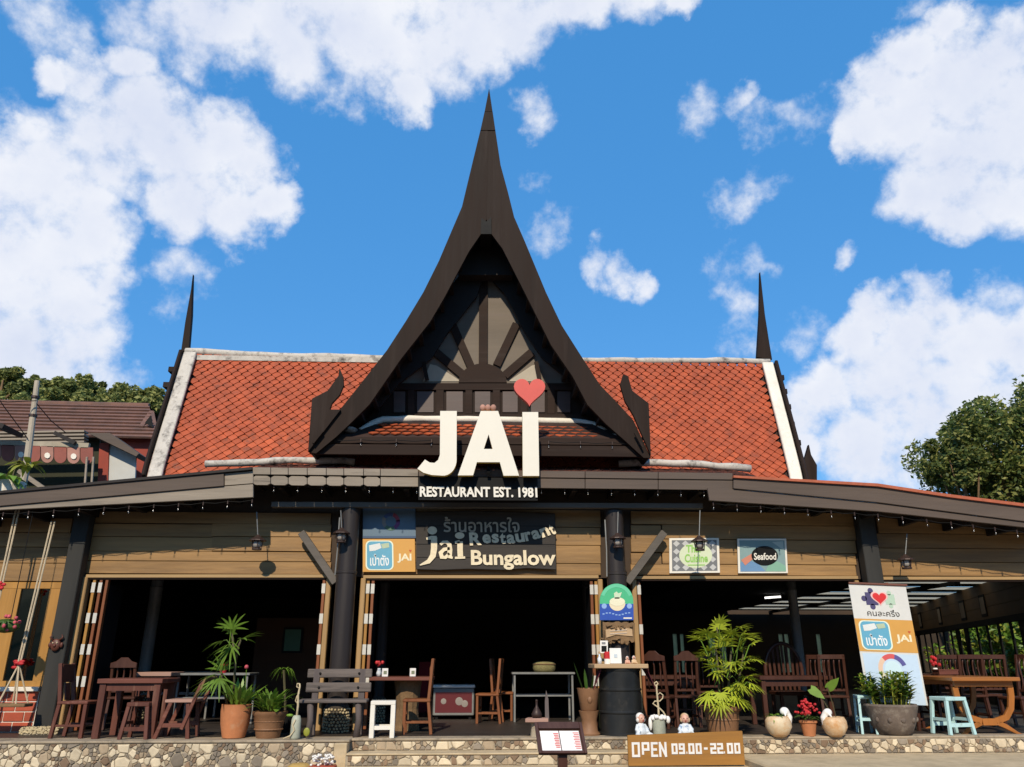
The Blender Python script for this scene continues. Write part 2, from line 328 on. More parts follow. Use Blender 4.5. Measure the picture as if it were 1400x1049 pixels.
m_brick = M('red_brick', (.34, .065, .03), .75, .2, 14, .2, rand=.15)
m_whitem = M('white_joint', (.68, .62, .52), .85, .12, 14, .2)
def flat(name, col, rough=.55): return M('print_' + name, col, rough, .06, 6, 0)
# ---------------------------------------------------------------- ground and terrace
g = MB(); g.box((0, 60, -.15), (900, 1200, .3)); tag(obj('road', g, m_road), kind='structure', label='grey asphalt road in front of the terrace')
vs = []
for j in range(13):
    for i in range(41):
        vs.append((-120 + 6 * i, -34 - 5 * j, 15 * (1 - math.exp(-j / 4.0)) + 1.6 * math.sin(i * 1.7 + j) + rnd.uniform(-.8, .8) if j else -.4))
tag(obj('hillside', MB().add(vs, [(j * 41 + i, j * 41 + i + 1, j * 41 + i + 42, j * 41 + i + 41) for j in range(12) for i in range(40)]), M('wooded_slope', (.035, .05, .018), .9, .5, .5, .6), smooth=True), kind='structure', label='unseen wooded hillside added across the road')  # unseen slope behind the camera, added to hold low sky light off the eaves
YE, YS = 11.27, 11.6
XS0 = xat(474, 11.3, .4); XS1 = xat(1012, 11.3, .3)
def poly_clip(poly, nx, ny, d):                       # keep nx*x+ny*y <= d
    out = []
    for i in range(len(poly)):
        a, b = poly[i], poly[(i + 1) % len(poly)]
        fa, fb = nx * a[0] + ny * a[1] - d, nx * b[0] + ny * b[1] - d
        if fa <= 0: out.append(a)
        if (fa < 0 < fb) or (fb < 0 < fa):
            t = fa / (fa - fb); out.append((a[0] + (b[0] - a[0]) * t, a[1] + (b[1] - a[1]) * t))
    return out
def cells(x0, x1, z0, z1, dens):
    n = int((x1 - x0) * (z1 - z0) * dens); P = []
    for _ in range(n * 6):
        q = (rnd.uniform(x0, x1), rnd.uniform(z0, z1)); m = .03 + .13 * rnd.random() ** 2.6
        if all((q[0] - p[0]) ** 2 + (q[1] - p[1]) ** 2 > ((m + p[2]) / 2) ** 2 for p in P): P.append((*q, m))
        if len(P) >= n: break
    res = []
    for i, p in enumerate(P):
        poly = [(x0, z0), (x1, z0), (x1, z1), (x0, z1)]
        for j, q in enumerate(P):
            dx, dz = q[0] - p[0], q[1] - p[1]; d2 = dx * dx + dz * dz
            if j == i or d2 > .16: continue
            w = .5 + .5 * (p[2] ** 2 - q[2] ** 2) / d2; w = min(.8, max(.2, w))
            poly = poly_clip(poly, dx, dz, dx * (p[0] + dx * w) + dz * (p[1] + dz * w))
            if len(poly) < 3: break
        if len(poly) >= 3:
            cx = sum(a for a, _ in poly) / len(poly); cz = sum(b for _, b in poly) / len(poly)
            res.append([((a - cx) * .96 + cx, (b - cz) * .94 + cz) for a, b in poly])
    return res
m_stones = [M('stone_cream', (.58, .48, .33), .8, .25, 9, .3, rand=.15), M('stone_tan', (.36, .275, .18), .85, .25, 9, .3, rand=.25), M('stone_grey', (.22, .18, .135), .85, .25, 9, .3, rand=.25), M('stone_brown', (.22, .145, .09), .85, .25, 9, .3, rand=.25)]
stone_list = []
def stone_wall(x0, x1, z0, z1, Y, dens=270):
    for poly in cells(x0, x1, z0, z1, dens):
        ar = abs(sum(poly[i][0] * poly[(i + 1) % len(poly)][1] - poly[(i + 1) % len(poly)][0] * poly[i][1] for i in range(len(poly)))) / 2
        cx = sum(a for a, _ in poly) / len(poly); cz = sum(b for _, b in poly) / len(poly)
        mb = MB(); n = len(poly); d = .012 + rnd.random() * .010
        jit = [((a - cx) * (1 - .12 * rnd.random()) + cx, (b - cz) * (1 - .12 * rnd.random()) + cz) for a, b in poly]
        vs = [(a, Y, b) for a, b in jit] + [(cx + (a - cx) * .97, Y - d * .7, cz + (b - cz) * .97) for a, b in jit] + [(cx + (a - cx) * .72, Y - d, cz + (b - cz) * .72) for a, b in jit]
        fs = [(i, (i + 1) % n, n + (i + 1) % n, n + i) for i in range(n)] + [(n + i, n + (i + 1) % n, 2 * n + (i + 1) % n, 2 * n + i) for i in range(n)] + [tuple(range(2 * n, 3 * n))]
        mb.add(vs, fs)
        k = 0 if ar > .006 and rnd.random() < .7 or rnd.random() < .22 else rnd.choice((1, 2, 2, 3, 1))
        stone_list.append((ar, mb, k))
terr = MB()
terr.span((-12, 11.42, 0), (XS0, 11.62, F - .03)); terr.span((XS0, YS, 0), (XS1, 11.62, F - .03)); terr.span((XS1, YS - .02, 0), (18, 11.62, F - .03)); terr.span((-12, 11.62, 0), (18, 40, F - .004))
terrace = tag(obj('terrace', terr, m_mortar), kind='structure', label='raised terrace faced with cream and brown stones')
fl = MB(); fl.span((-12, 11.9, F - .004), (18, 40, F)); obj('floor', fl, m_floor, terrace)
no = MB()
no.span((-12, 11.40, F - .03), (XS0 + .02, 11.9, F + .001)); no.span((XS0 + .02, 11.575, F - .03), (18, 11.9, F + .001)); obj('edge_strip', no, m_nosing, terrace, bev=.008)
st = MB(); st.span((XS0, YE, 0), (XS1, YS, .275)); st.span((XS0, 10.9, 0), (XS1, YE, .125))
steps = tag(obj('steps', st, m_mortar), kind='structure', label='two broad stone faced steps up to the terrace')
tr = MB(); tr.span((XS0 + .005, YE - .02, .275), (XS1, YS, .30)); tr.span((XS0 + .005, 10.88, .125), (XS1, YE, .15)); obj('tread', tr, m_conc, steps, bev=.008)
ck = MB(); ck.span((XS0 - .17, 11.33, 0), (XS0, 11.57, F - .035)); obj('cheek', ck, m_conc, steps, bev=.01)
ap = MB(); ap.span((XS1, 8.6, 0), (18, YS - .02, .235)); tag(obj('pavement', ap, m_conc, bev=.02), kind='structure', label='tan concrete pavement below the terrace')
stone_wall(xat(-25, 11.4, .2), XS0 - .18, .12, F - .035, 11.42)
stone_wall(XS0 + .03, XS1, .302, F - .035, YS); stone_wall(XS0 + .03, XS1, .152, .272, YE)
stone_wall(XS1 + .02, xat(1430, 11.6, .3), .237, F - .035, YS - .02)
stone_list.sort(key=lambda s: -s[0])
for ar, mb, k in stone_list[:296]: obj('stone', mb, m_stones[k], terrace)
rest = MB(); n_ = 0
for ar, mb, k in stone_list[296:]:
    rest.add(mb.v, mb.f, k)
obj('small_stones', rest, m_stones, terrace, kind='stuff')

# ---------------------------------------------------------------- the restaurant building
YW, YB = 12.8, 12.15
bld = thing('restaurant_building', 'Thai timber restaurant with orange tiled roof and tall dark pointed gable', 'restaurant', (0, 13, 0))
def P(a, Y): return [pt(x, y, Y) for x, y in a]
def sheet(name, a, Y, th, mat, parent=bld, **k): return obj(name, MB().prism(P(a, Y), (0, th, 0)), mat, parent, **k)
# main roof
bl, tl, tr_, br = pt(211, 662, 13.1), pt(260, 492, 14.4), pt(1048, 495, 14.4), pt(1089, 664, 13.1)
zb, zt = (bl.z + br.z) / 2, (tl.z + tr_.z) / 2
zb0 = zb - .0
def roofp(u, t):
    x0 = bl.x + (tl.x - bl.x) * t ** .8; x1 = br.x + (tr_.x - br.x) * t ** .8
    return Vector((x0 + (x1 - x0) * u, 13.1 + 1.3 * t, zb + (zt - zb) * (t + .10 * (t * t - t))))
mb = MB(); NT = 14
vs = [roofp(u, t / NT) + Vector((0, dy, 0)) for dy in (.03, .22) for t in range(NT + 1) for u in (0, 1)]
o_ = 2 * (NT + 1)
fs = []
for t in range(NT):
    a = 2 * t; fs += [(a, a + 1, a + 3, a + 2), (o_ + a, o_ + a + 2, o_ + a + 3, o_ + a + 1), (a, a + 2, o_ + a + 2, o_ + a), (a + 1, o_ + a + 1, o_ + a + 3, a + 3)]
fs += [(0, o_, o_ + 1, 1), (2 * NT, 2 * NT + 1, o_ + 2 * NT + 1, o_ + 2 * NT)]
mb.add(vs, fs)
# the far slope, so that the roof is closed behind the ridge
mb.add([roofp(0, 1) + Vector((0, .03, 0)), roofp(1, 1) + Vector((0, .03, 0)), (br.x, 16.4, zb), (bl.x, 16.4, zb)], [(0, 1, 2, 3)])
main_roof = obj('main_roof', mb, m_tiledk, bld)
TW, TL_ = .190, .092                                   # tile width, row step
def tile_mesh(nm, w, l):
    t = MB(); hw = w * .465
    out = [(0, -l * .95), (hw, -l * .02), (hw * .45, l * .85), (-hw * .45, l * .85), (-hw, -l * .02)]
    top = [(x, y, .030 - .026 * (y + l) / (1.85 * l)) for x, y in out]; bot = [(x, y, .010 - .026 * (y + l) / (1.85 * l)) for x, y in out]
    t.add(top + bot, [(0, 1, 2, 3, 4)] + [(i, 5 + i, 5 + (i + 1) % 5, (i + 1) % 5) for i in range(5)]); return t
tile_mb = tile_mesh('roof_tile', TW, TL_); tile_me = tile_mb.mesh('roof_tile', m_tile)
slope_len = sum((roofp(.5, (i + 1) / 20) - roofp(.5, i / 20)).length for i in range(20))
rows = int(slope_len / TL_); spots = []
gable_px = [(422, 660), (422, 545), (470, 545), (529, 479), (560, 430), (665, 300), (770, 430), (800, 486), (850, 545), (890, 545), (890, 660)]
def inside(p, poly):
    c = False
    for i in range(len(poly)):
        (x1, y1), (x2, y2) = poly[i], poly[i - 1]
        if (y1 > p[1]) != (y2 > p[1]) and p[0] < (x2 - x1) * (p[1] - y1) / (y2 - y1) + x1: c = not c
    return c
for r in range(rows + 1):
    t = (r + .6) / (rows + .6)
    p0, p1 = roofp(0, t), roofp(1, t); n = int((p1.x - p0.x) / TW) + 6
    tz = (roofp(.5, min(1, t + .03)) - roofp(.5, max(0, t - .03))).normalized()
    for k in range(n + 1):
        x = -6.7 + (k + (.5 if r % 2 else 0)) * TW
        if not (p0.x + .12 < x < p1.x - .12): continue
        p = Vector((x, p0.y, p0.z)); nrm = Vector((1, 0, 0)).cross(tz)
        Mx = Matrix((Vector((1, 0, 0)), tz, nrm)).transposed().to_4x4()
        Mx = Matrix.Translation(p + nrm * .0) @ Mx @ Matrix.Rotation(rnd.gauss(0, .022), 4, 'Z') @ Matrix.Rotation(rnd.gauss(0, .03), 4, 'X')
        q = proj(p); vis = not inside(q, gable_px) and q[1] < 648
        spots.append((vis, (p - CO).length, Mx))
spots.sort(key=lambda s: (not s[0], s[1]))
skirt_n = 84
tiles_left = MB()
for i, (v, d, Mx) in enumerate(spots):
    if i < 296 - skirt_n: place('roof_tile', tile_me, main_roof, Mx)
    elif v or i % 1 == 0: tiles_left.add([Mx @ q for q in tile_mb.v], tile_mb.f)
obj('roof_tiles', tiles_left, M('orange_tile_run', (.36, .070, .023), .65, .35, 5, .3, stain=(.13, .05, .03), stain_at=.66, stain_w=.12, stain_scale=6, big=.2), main_roof, kind='stuff')
# ridge and rakes of white plaster
def strip(px, Y, r, name, mat, n=8, parent=bld, jit=.012):
    pts = [pt(x, y, Y) if not isinstance(Y, list) else pt(x, y, Y[i]) for i, (x, y) in enumerate(px)]
    fine = []
    for a, b in zip(pts, pts[1:]):
        k = max(2, int((b - a).length / .25)); fine += [a.lerp(b, i / k) for i in range(k)]
    fine.append(pts[-1]); rr = [r * (1 + rnd.uniform(-.12, .12)) for _ in fine]; fine = [p + Vector((0, 0, rnd.uniform(-jit, jit))) for p in fine]
    return obj(name, MB().tube(fine, rr, n), mat, parent, smooth=True)
strip([(254, 480), (340, 486), (520, 490), (660, 492)], 14.45, .075, 'ridge_cap', m_plaster)
strip([(660, 493), (800, 493), (1000, 494), (1052, 495)], 14.45, .07, 'ridge_cap', m_plaster)
under = MB().beam(pt(256, 490, 14.38), pt(660, 496, 14.38), .12, .1); obj('ridge_flashing', under, m_plaster, bld)
def rake(u, px_off, name, mat, w, h, dx):
    pts = [roofp(u, t / 12) + Vector((dx, -.05, .02)) for t in range(13)]
    mb = MB()
    vs = [];
    for i, p in enumerate(pts):
        t = (pts[min(12, i + 1)] - pts[max(0, i - 1)]).normalized(); nn = Vector((1, 0, 0)).cross(t)
        vs += [p + Vector((-w / 2, 0, 0)), p + Vector((w / 2, 0, 0)), p + Vector((w / 2, 0, 0)) + nn * h, p + Vector((-w / 2, 0, 0)) + nn * h]
    fs = [(4 * i + k, 4 * i + (k + 1) % 4, 4 * i + 4 + (k + 1) % 4, 4 * i + 4 + k) for i in range(12) for k in range(4)] + [(0, 1, 2, 3), (51, 50, 49, 48)]
    mb.add(vs, fs); return obj(name, mb, mat, bld, bev=.015)
rake(0, 0, 'rake_cap', m_plaster, .24, .07, .02); rake(1, 0, 'rake_cap', m_plasterl, .22, .07, -.02)
rake(0, 0, 'end_barge_board', m_barge, .06, .13, -.15); rake(1, 0, 'end_barge_board', m_barge, .06, .13, .14)
for px, Y in (([(247, 482), (258, 478), (262, 430), (263.5, 374), (261, 395), (253, 440)], 14.5), ([(1035, 489), (1056, 492), (1052, 468), (1046, 430), (1039.5, 371), (1038.5, 430)], 14.5)):
    a = P(px, Y); obj('roof_spire', MB().prism(a, (0, .10, 0)), m_barge, bld, bev=.01)
for s, lst in ((-1, ((240, 506), (233, 527))), (1, ((1063, 517), (1067, 536), (1072, 557), (1077, 581), (1085, 606)))):
    for x, y in lst:
        Y = 13.1 + 1.3 * max(0, min(1, (650 - y) / 160)) + .08; p = pt(x, y, Y); obj('purlin_end', MB().span(p + Vector((-.12, -.05, -.05)), p + Vector((.12, .15, .05))), m_barge, bld)
# small horn at the far foot of the right hand end gable
sheet('roof_horn', [(1096, 655), (1097, 636), (1102, 622), (1106, 608), (1109, 622), (1117, 636), (1117, 664)], 13.6, .08, m_barge)
# front gable: two curved barge boards meeting in a spike
OL = [(656.7,178.6),(647.3,217),(631.5,283),(614.4,323),(600,357),(578.6,400),(555,439),(529,479),(511,502),(485,535),(460,566),(422,618)]
IL = [(664.9,300),(657.5,320),(641,344),(606.8,408),(588,440),(548,491),(505,553),(482,576),(460,597),(432,620)]
ORr = [(677.3,178.6),(684.4,225.8),(694.5,263),(703,297),(717,329),(746.5,400),(768,445),(794,486),(820,526),(845,552),(866,575),(890,626)]
IR = [(665.1,300),(672,320),(687,340),(727,419),(753.5,472),(783,515),(803,553),(828.7,580),(851.6,600),(880,626)]
sheet('barge_board', OL + IL[::-1] + [(667, 178.6)], YB, .07, m_barge)
sheet('barge_board', [(664.6, 178.6)] + ORr + IR[::-1], YB + .004, .066, m_barge)
sheet('gable_finial', [(668.7, 121), (662.6, 152.5), (673.4, 152.5)], YB + .005, .05, m_barge)
sheet('finial_band', [(662.4, 153), (656.9, 178), (677.2, 178), (673.6, 153)], YB - .01, .08, m_barge)
hornL = [(421,618),(426.5,545),(448,534),(462.5,514),(464,503),(469.3,515),(470,527),(464,541),(454,551.5),(451,560),(466,560)]
hornR = [(890,623),(887,551.5),(864.4,534),(858.7,514),(852,512),(848,526),(854.4,548.6),(866,568)]
sheet('roof_horn', hornL, YB - .06, .06, m_barge, bev=.006); sheet('roof_horn', hornR, YB - .06, .06, m_barge, bev=.006)
for a, b in (((428, 606), (441, 590)), ((879, 612), (868, 592))):
    obj('horn_rib', MB().beam(pt(*a, YB - .075), pt(*b, YB - .075), .03, .03), m_barge, bld)
obj('ridge_beam_end', MB().prism(P([(657, 320), (658, 298), (665, 303), (671.5, 297), (672, 320)], YB - .03), (0, .9, 0)), m_black, bld)
def resample(a, n):
    L = [0]
    for p, q in zip(a, a[1:]): L.append(L[-1] + math.dist(p, q))
    out = []
    for i in range(n):
        s = L[-1] * i / (n - 1); k = max(j for j in range(len(L)) if L[j] <= s + 1e-9); k = min(k, len(a) - 2)
        t = (s - L[k]) / (L[k + 1] - L[k]); out.append((a[k][0] + (a[k + 1][0] - a[k][0]) * t, a[k][1] + (a[k + 1][1] - a[k][1]) * t))
    return out
lerp2 = lambda a, b, t: (a[0] + (b[0] - a[0]) * t, a[1] + (b[1] - a[1]) * t)
for O_, I_ in ((OL, IL), (ORr, IR)):
    o2, i2 = resample([(667, 175)] + O_[1:], 16), resample(I_, 16)
    a = [lerp2(p, q, .12) for p, q in zip(o2, i2)]; b = [lerp2(p, q, .5) for p, q in zip(o2, i2)]
    mb = MB(); A = P(a, YB + .072); B = P(b, YB + .072); n = 16; ex = Vector((0, 3.0, 0))
    mb.add(A + B + [p + ex for p in A] + [p + ex for p in B], [(i, i + 1, n + i + 1, n + i) for i in range(15)] + [(2*n + i, 3*n + i, 3*n + i + 1, 2*n + i + 1) for i in range(15)] + [(i, 2*n + i, 2*n + i + 1, i + 1) for i in range(15)] + [(n + i, n + i + 1, 3*n + i + 1, 3*n + i) for i in range(15)] + [(0, n, 3*n, 2*n), (n-1, 3*n-1, 4*n-1, 2*n-1)])
    obj('gable_roof', mb, m_rafter, bld)
    for k in range(2, 14, 1):
        p = pt(*lerp2(o2[k], i2[k], .80), YB + .1); obj('soffit_batten', MB().span(p + Vector((-.035, 0, -.035)), p + Vector((.035, .83, .035))), m_rafter, bld)
YP = 13.12
sheet('apex_filler', [(628, 376), (664, 240), (701, 376)], 12.75, .25, m_rafter)  # dark filler added under the apex to stop light leaking in
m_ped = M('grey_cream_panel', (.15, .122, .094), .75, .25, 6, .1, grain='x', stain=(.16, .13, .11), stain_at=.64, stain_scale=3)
pw = [(663, 350), (700, 415), (740, 475), (780, 525), (540, 525), (590, 470), (625, 415)]
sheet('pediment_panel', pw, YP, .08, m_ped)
sheet('pediment_board', [(480, 596), (543, 525.5), (780, 525.5), (845, 596)], YP, .08, m_barge)
for tri in ([(578, 521.5), (588, 498), (597, 500), (628, 520), (628, 521.5)], [(786, 521.5), (778, 500), (768, 500), (697, 520), (697, 521.5)][:0] or [(742, 521.5), (735, 498), (727, 500), (697, 520), (697, 521.5)]): sheet('sunlit_corner', tri, YP - .012, .01, M('sunlit_cream', (.40, .35, .27), .75, .15, 6, .1))  # sunlit lower corners of the pediment, painted as paler sheets
hub = [(660 + 33 * math.cos(math.pi * k / 12), 523 - 26 * math.sin(math.pi * k / 12)) for k in range(13)]
sheet('sun_hub', hub, YP - .06, .058, m_bargeh)
for a, b, w in (((661, 378), (660.5, 498), .16), ((617, 440), (644, 502), .14), ((596, 482), (633, 513), .15), ((706, 443), (679, 500), .14), ((727, 482), (690, 514), .15)):
    obj('sun_ray', MB().beam(pt(*a, YP - .03), pt(*b, YP - .03), w, .05, (0, 1, 0)), m_bargeh, bld)
for a in ([(663, 372), (652, 405), (612, 455), (590, 490), (545, 525), (520, 556), (500, 556), (570, 455), (640, 360)], [(663, 372), (690, 402), (718, 455), (742, 490), (785, 525), (806, 556), (830, 556), (760, 455), (690, 350)]):
    sheet('inner_rafter', a, YP - .12, .058, m_rafter)
obj('collar_beam', MB().beam(pt(645, 378, YP - .2), pt(684, 378, YP - .2), .1, .06), m_rafter, bld)
obj('strut', MB().beam(pt(579, 495, YP - .1), pt(584, 520, YP - .1), .07, .05, (0, 1, 0)), m_barge, bld); obj('strut', MB().beam(pt(733, 495, YP - .1), pt(738, 520, YP - .1), .07, .05, (0, 1, 0)), m_barge, bld)
for y0, y1 in ((524, 533), (566, 575)): sheet('rail', [(505, y1), (525, y0), (795, y0), (820, y1)], YP - .045, .043, m_bargeh)
m_wp = M('brown_panel', (.075, .05, .042), .5, .25, 8, .1, grain='x')
for x0, x1 in ((536, 556), (568, 595), (608, 635), (647, 672.5), (685, 710), (722, 747), (760, 782)):
    a = [(x0 + 2, 564), (x0 + 2, 535), (x1 - 2, 535), (x1 - 2, 564)]; sheet('wood_panel', a, YP - .018, .016, m_wp, bev=.006)
for x0, x1 in ((556, 568), (595, 608), (635, 647), (672.5, 685), (710, 722), (747, 760)):
    sheet('stile', [(x0 + 1.5, 565.6), (x0 + 1.5, 533.4), (x1 - 1.5, 533.4), (x1 - 1.5, 565.6)], YP - .043, .041, m_bargeh)
# skirt roof under the pediment
a, b = pt(505, 598, 12.34), pt(822, 598, 12.34); c_, d_ = pt(517, 577, 13.0), pt(812, 577, 13.0)
skirt = obj('skirt_roof', MB().add([a + Vector((-.7, 0, 0)), b + Vector((.7, 0, 0)), d_, c_, a + Vector((-.7, 0, -.05)), b + Vector((.7, 0, -.05)), d_ + Vector((0, 0, -.05)), c_ + Vector((0, 0, -.05))], [(0,1,2,3),(4,7,6,5),(0,4,5,1),(1,5,6,2),(2,6,7,3),(3,7,4,0)]), m_tiledk, bld)
sv = ((c_ + d_) / 2 - (a + b) / 2); sl = sv.length; st_ = Vector((0, sv.y, sv.z)).normalized(); nn_ = Vector((1, 0, 0)).cross(st_)
cnt = 0
for r in range(4):
    p0 = (a + b) / 2 + st_ * (.12 + r * (sl - .12) / 4.6); n = 21
    for k in range(n):
        x = a.x + (k + .3 + (.5 if r % 2 else 0)) * (b.x - a.x) / n
        if cnt >= skirt_n or x > b.x - r * .03 or x < a.x + r * .03: continue
        Mx = Matrix.Translation(Vector((x, p0.y, p0.z))) @ Matrix((Vector((1, 0, 0)), st_, nn_)).transposed().to_4x4() @ Matrix.Rotation(rnd.gauss(0, .02), 4, 'X')
        place('roof_tile', tile_me, skirt, Mx); cnt += 1
strip([(492, 590), (508, 580), (524, 574), (560, 573), (660, 574), (790, 577), (812, 581), (828, 591)], [12.7, 12.9, 13.0, 13.0, 13.0, 13.0, 12.95, 12.7], .062, 'skirt_cap', m_plasterl, jit=.004)
for q in ((479, 588), (847, 594)):
    p = pt(*q, 12.5); obj('plaster_lump', MB().ball(p, (.12, .1, .055)), m_plaster, bld, smooth=True)
sheet('gable_fascia', [(452, 597), (862, 600), (872, 609), (441, 606)], YB + .12, .05, m_bargeh, bev=.005)
sheet('gable_fascia', [(438, 607), (873, 610), (884, 625), (430, 621)], YB + .09, .06, m_bargeh, bev=.005)
# eave roof in front
YV = 12.0
p0, p1 = pt(340, 640, YV + .05), pt(1032, 648, YV + .05); zf = (p0.z + p1.z) / 2
zk = pt(680, 628, 12.75).z
mb = MB(); mb.add([(p0.x, YV + .05, zf - .03), (p1.x, YV + .05, zf - .03), (p1.x, 13.3, zk), (p0.x, 13.3, zk), (p0.x, YV + .05, zf - .1), (p1.x, YV + .05, zf - .1), (p1.x, 13.3, zk - .1), (p0.x, 13.3, zk - .1)], [(0,1,2,3),(4,7,6,5),(0,4,5,1),(1,5,6,2),(2,6,7,3),(3,7,4,0)])
eave_roof = obj('eave_roof', mb, m_tiledk, bld)
run = MB(); stv = Vector((0, 1.25, zk - zf + .03)); L_ = stv.length; stn = stv.normalized(); nn2 = Vector((1, 0, 0)).cross(stn)
for r in range(12):
    c0 = Vector((0, YV + .05, zf - .03)) + stn * (.08 + r * TL_); n = int((p1.x - p0.x) / TW)
    for k in range(n):
        Mx = Matrix.Translation(Vector((p0.x + (k + .3 + (.5 if r % 2 else 0)) * TW, c0.y, c0.z))) @ Matrix((Vector((1, 0, 0)), stn, nn2)).transposed().to_4x4() @ Matrix.Rotation(rnd.gauss(0, .05), 4, 'X')
        run.add([Mx @ q for q in tile_mb.v], tile_mb.f)
obj('eave_tiles', run, m_tileold, eave_roof, kind='stuff')
strip([(281, 634), (330, 632), (400, 630), (455, 629), (485, 632)], 12.75, .06, 'eave_cap', m_plaster)
strip([(846, 634), (900, 633), (960, 636), (1026, 641)], 12.75, .068, 'eave_cap', m_plaster)
# eave boards, in lengths
xs = [345, 370, 394, 420, 446, 470, 497, 520, 572, 700, 800, 900, 1002]
def yl(x, y0, y1, xa=345, xb=1002): return y0 + (y1 - y0) * (x - xa) / (xb - xa)
for i in range(len(xs) - 1):
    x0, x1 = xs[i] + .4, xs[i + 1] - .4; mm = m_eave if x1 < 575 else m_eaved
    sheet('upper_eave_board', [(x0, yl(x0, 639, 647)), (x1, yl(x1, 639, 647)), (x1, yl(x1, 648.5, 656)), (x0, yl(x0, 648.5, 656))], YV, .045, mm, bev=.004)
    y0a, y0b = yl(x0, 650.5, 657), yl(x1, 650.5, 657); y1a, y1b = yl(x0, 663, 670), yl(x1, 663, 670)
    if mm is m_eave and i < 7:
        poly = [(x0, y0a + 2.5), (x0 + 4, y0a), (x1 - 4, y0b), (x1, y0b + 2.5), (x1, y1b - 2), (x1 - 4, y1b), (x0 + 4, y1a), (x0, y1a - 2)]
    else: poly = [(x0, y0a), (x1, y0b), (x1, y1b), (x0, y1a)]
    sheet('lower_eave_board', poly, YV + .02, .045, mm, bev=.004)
sheet('eave_backing', [(346, 649), (1002, 656), (1002, 666), (346, 659)], YV + .07, .04, m_black)
# lean-to rakes
sheet('lean_to_board', [(-70, 680), (0, 673.5), (306, 647), (306, 664.5), (0, 692), (-70, 699)], YV - .03, .05, m_eaved, bev=.006)
sheet('lean_to_board', [(-70, 700), (0, 692.7), (306, 665.2), (346, 662), (346, 680), (0, 697.5), (-70, 702)], YV, .05, m_eave, bev=.006)
sheet('lean_to_board', [(307, 647.5), (346, 644), (346, 661), (307, 664)], YV + .0, .045, m_eave, bev=.006)
sheet('roof_edge', [(-70, 677), (0, 671), (344, 638.5), (344, 642), (0, 674.5), (-70, 680.5)], YV - .06, .3, m_rafter)
sheet('lean_to_board', [(1003, 652), (1200, 664.5), (1300, 679), (1470, 700), (1470, 722), (1300, 700), (1200, 687), (1003, 668)], YV - .03, .05, m_eaved, bev=.006)
sheet('lean_to_board', [(967, 667), (1003, 668.8), (1200, 687.8), (1300, 700.8), (1470, 723), (1470, 729), (1300, 710), (1200, 699.5), (970, 684.5)], YV, .05, m_eaved, bev=.006)
sheet('roof_edge', [(1003, 650), (1200, 661), (1300, 676), (1470, 697), (1470, 701), (1300, 680), (1200, 665), (1003, 653)], YV - .07, .5, M('orange_edge_tile', (.38, .10, .045), .6, .25, 14, .3))
# lean-to roof slabs and the soffit behind the eave boards
def slab(name, pts4, th, mat):
    a = [Vector(p) for p in pts4]; d = Vector((0, 0, -th)); obj(name, MB().add(a + [p + d for p in a], [(0,1,2,3),(4,7,6,5),(0,4,5,1),(1,5,6,2),(2,6,7,3),(3,7,4,0)]), mat, bld)
l0, l1 = pt(-70, 686, YV + .03), pt(346, 648, YV + .03); r0, r1 = pt(975, 657, YV + .03), pt(1470, 712, YV + .03)
slab('lean_to_roof', [(l0.x - 3, YV + .03, l0.z - .3), (l1.x, YV + .03, l1.z), (l1.x, 15, l1.z + .05), (l0.x - 3, 15, l0.z - .25)], .12, m_rafter)
slab('lean_to_roof', [(r0.x, YV + .45, r0.z), (r1.x, YV + .45, r1.z), (r1.x, 13.2, r1.z), (r0.x, 13.2, r0.z)], .12, m_rafter)
sz = pt(600, 655, YV + .12).z
slab('soffit', [(l1.x, YV + .12, sz), (r0.x + .2, YV + .12, sz), (r0.x + .2, 13.2, sz), (l1.x, 13.2, sz)], .05, m_rafter)
obj('cross_beam', MB().beam(pt(372, 690.5, 12.45), pt(960, 692.5, 12.45), .12, .085), m_beam, bld, bev=.006)
for x in range(385, 960, 57):
    p = pt(x, 676, 12.3); obj('rafter', MB().span((p.x - .04, YV + .12, sz - .17), (p.x + .04, 12.95, sz - .052)), m_rafter, bld)
for px0, px1 in ((xat(-60, 12.4, 3.4), l1.x), (r0.x, r1.x)):
    x = px0 + .4
    while x < px1:
        zz = (l0.z - .05 + (l1.z - l0.z) * (x - l0.x) / (l1.x - l0.x)) if px0 < 0 else (r0.z + (r1.z - r0.z) * (x - r0.x) / (r1.x - r0.x))
        obj('rafter', MB().span((x - .04, YV + .14, zz - .24), (x + .04, 12.95, zz - .10)), m_rafter, bld); x += .75
# facade: planks above the openings
def planks(xa, xb, ys, name='wall_plank', Y=YW, split=None):
    for y0, y1 in zip(ys, ys[1:]):
        cuts = [xa] + ([split] if split and rnd.random() < .7 else []) + [xb]
        for c0, c1 in zip(cuts, cuts[1:]):
            a, b = pt(c0, y0, Y), pt(c1, y1, Y); a.x += .004; b.x -= .004
            A = pt((c0 + c1) / 2, y0, Y).z; B = pt((c0 + c1) / 2, y1, Y).z
            obj(name, MB().span((a.x, Y + rnd.uniform(0, .006), B + .004), (b.x, Y + .04, A - .004)), m_plank, bld, bev=.005)
planks(108, 452, [700, 716, 734, 754, 767.5, 785], split=290)
planks(-30, 96, [708, 728, 748, 770, 795], split=None)
planks(497, 822, [696, 720, 745, 770, 786])
planks(862, 1172, [700, 718, 738, 756, 772, 787], split=905)
planks(1198, 1440, [708, 730, 750, 769, 788])
zl_ = pt(650, 789, YW).z
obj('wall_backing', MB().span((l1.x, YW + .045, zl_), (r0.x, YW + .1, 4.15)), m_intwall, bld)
obj('wall_backing', MB().prism([(-10, YW + .045, zl_), (l1.x, YW + .045, zl_), (l1.x, YW + .045, l1.z - .06), (-10, YW + .045, l0.z - .12 - (l1.z - l0.z) / (l1.x - l0.x) * (l0.x + 10))], (0, .06, 0)), m_intwall, bld)
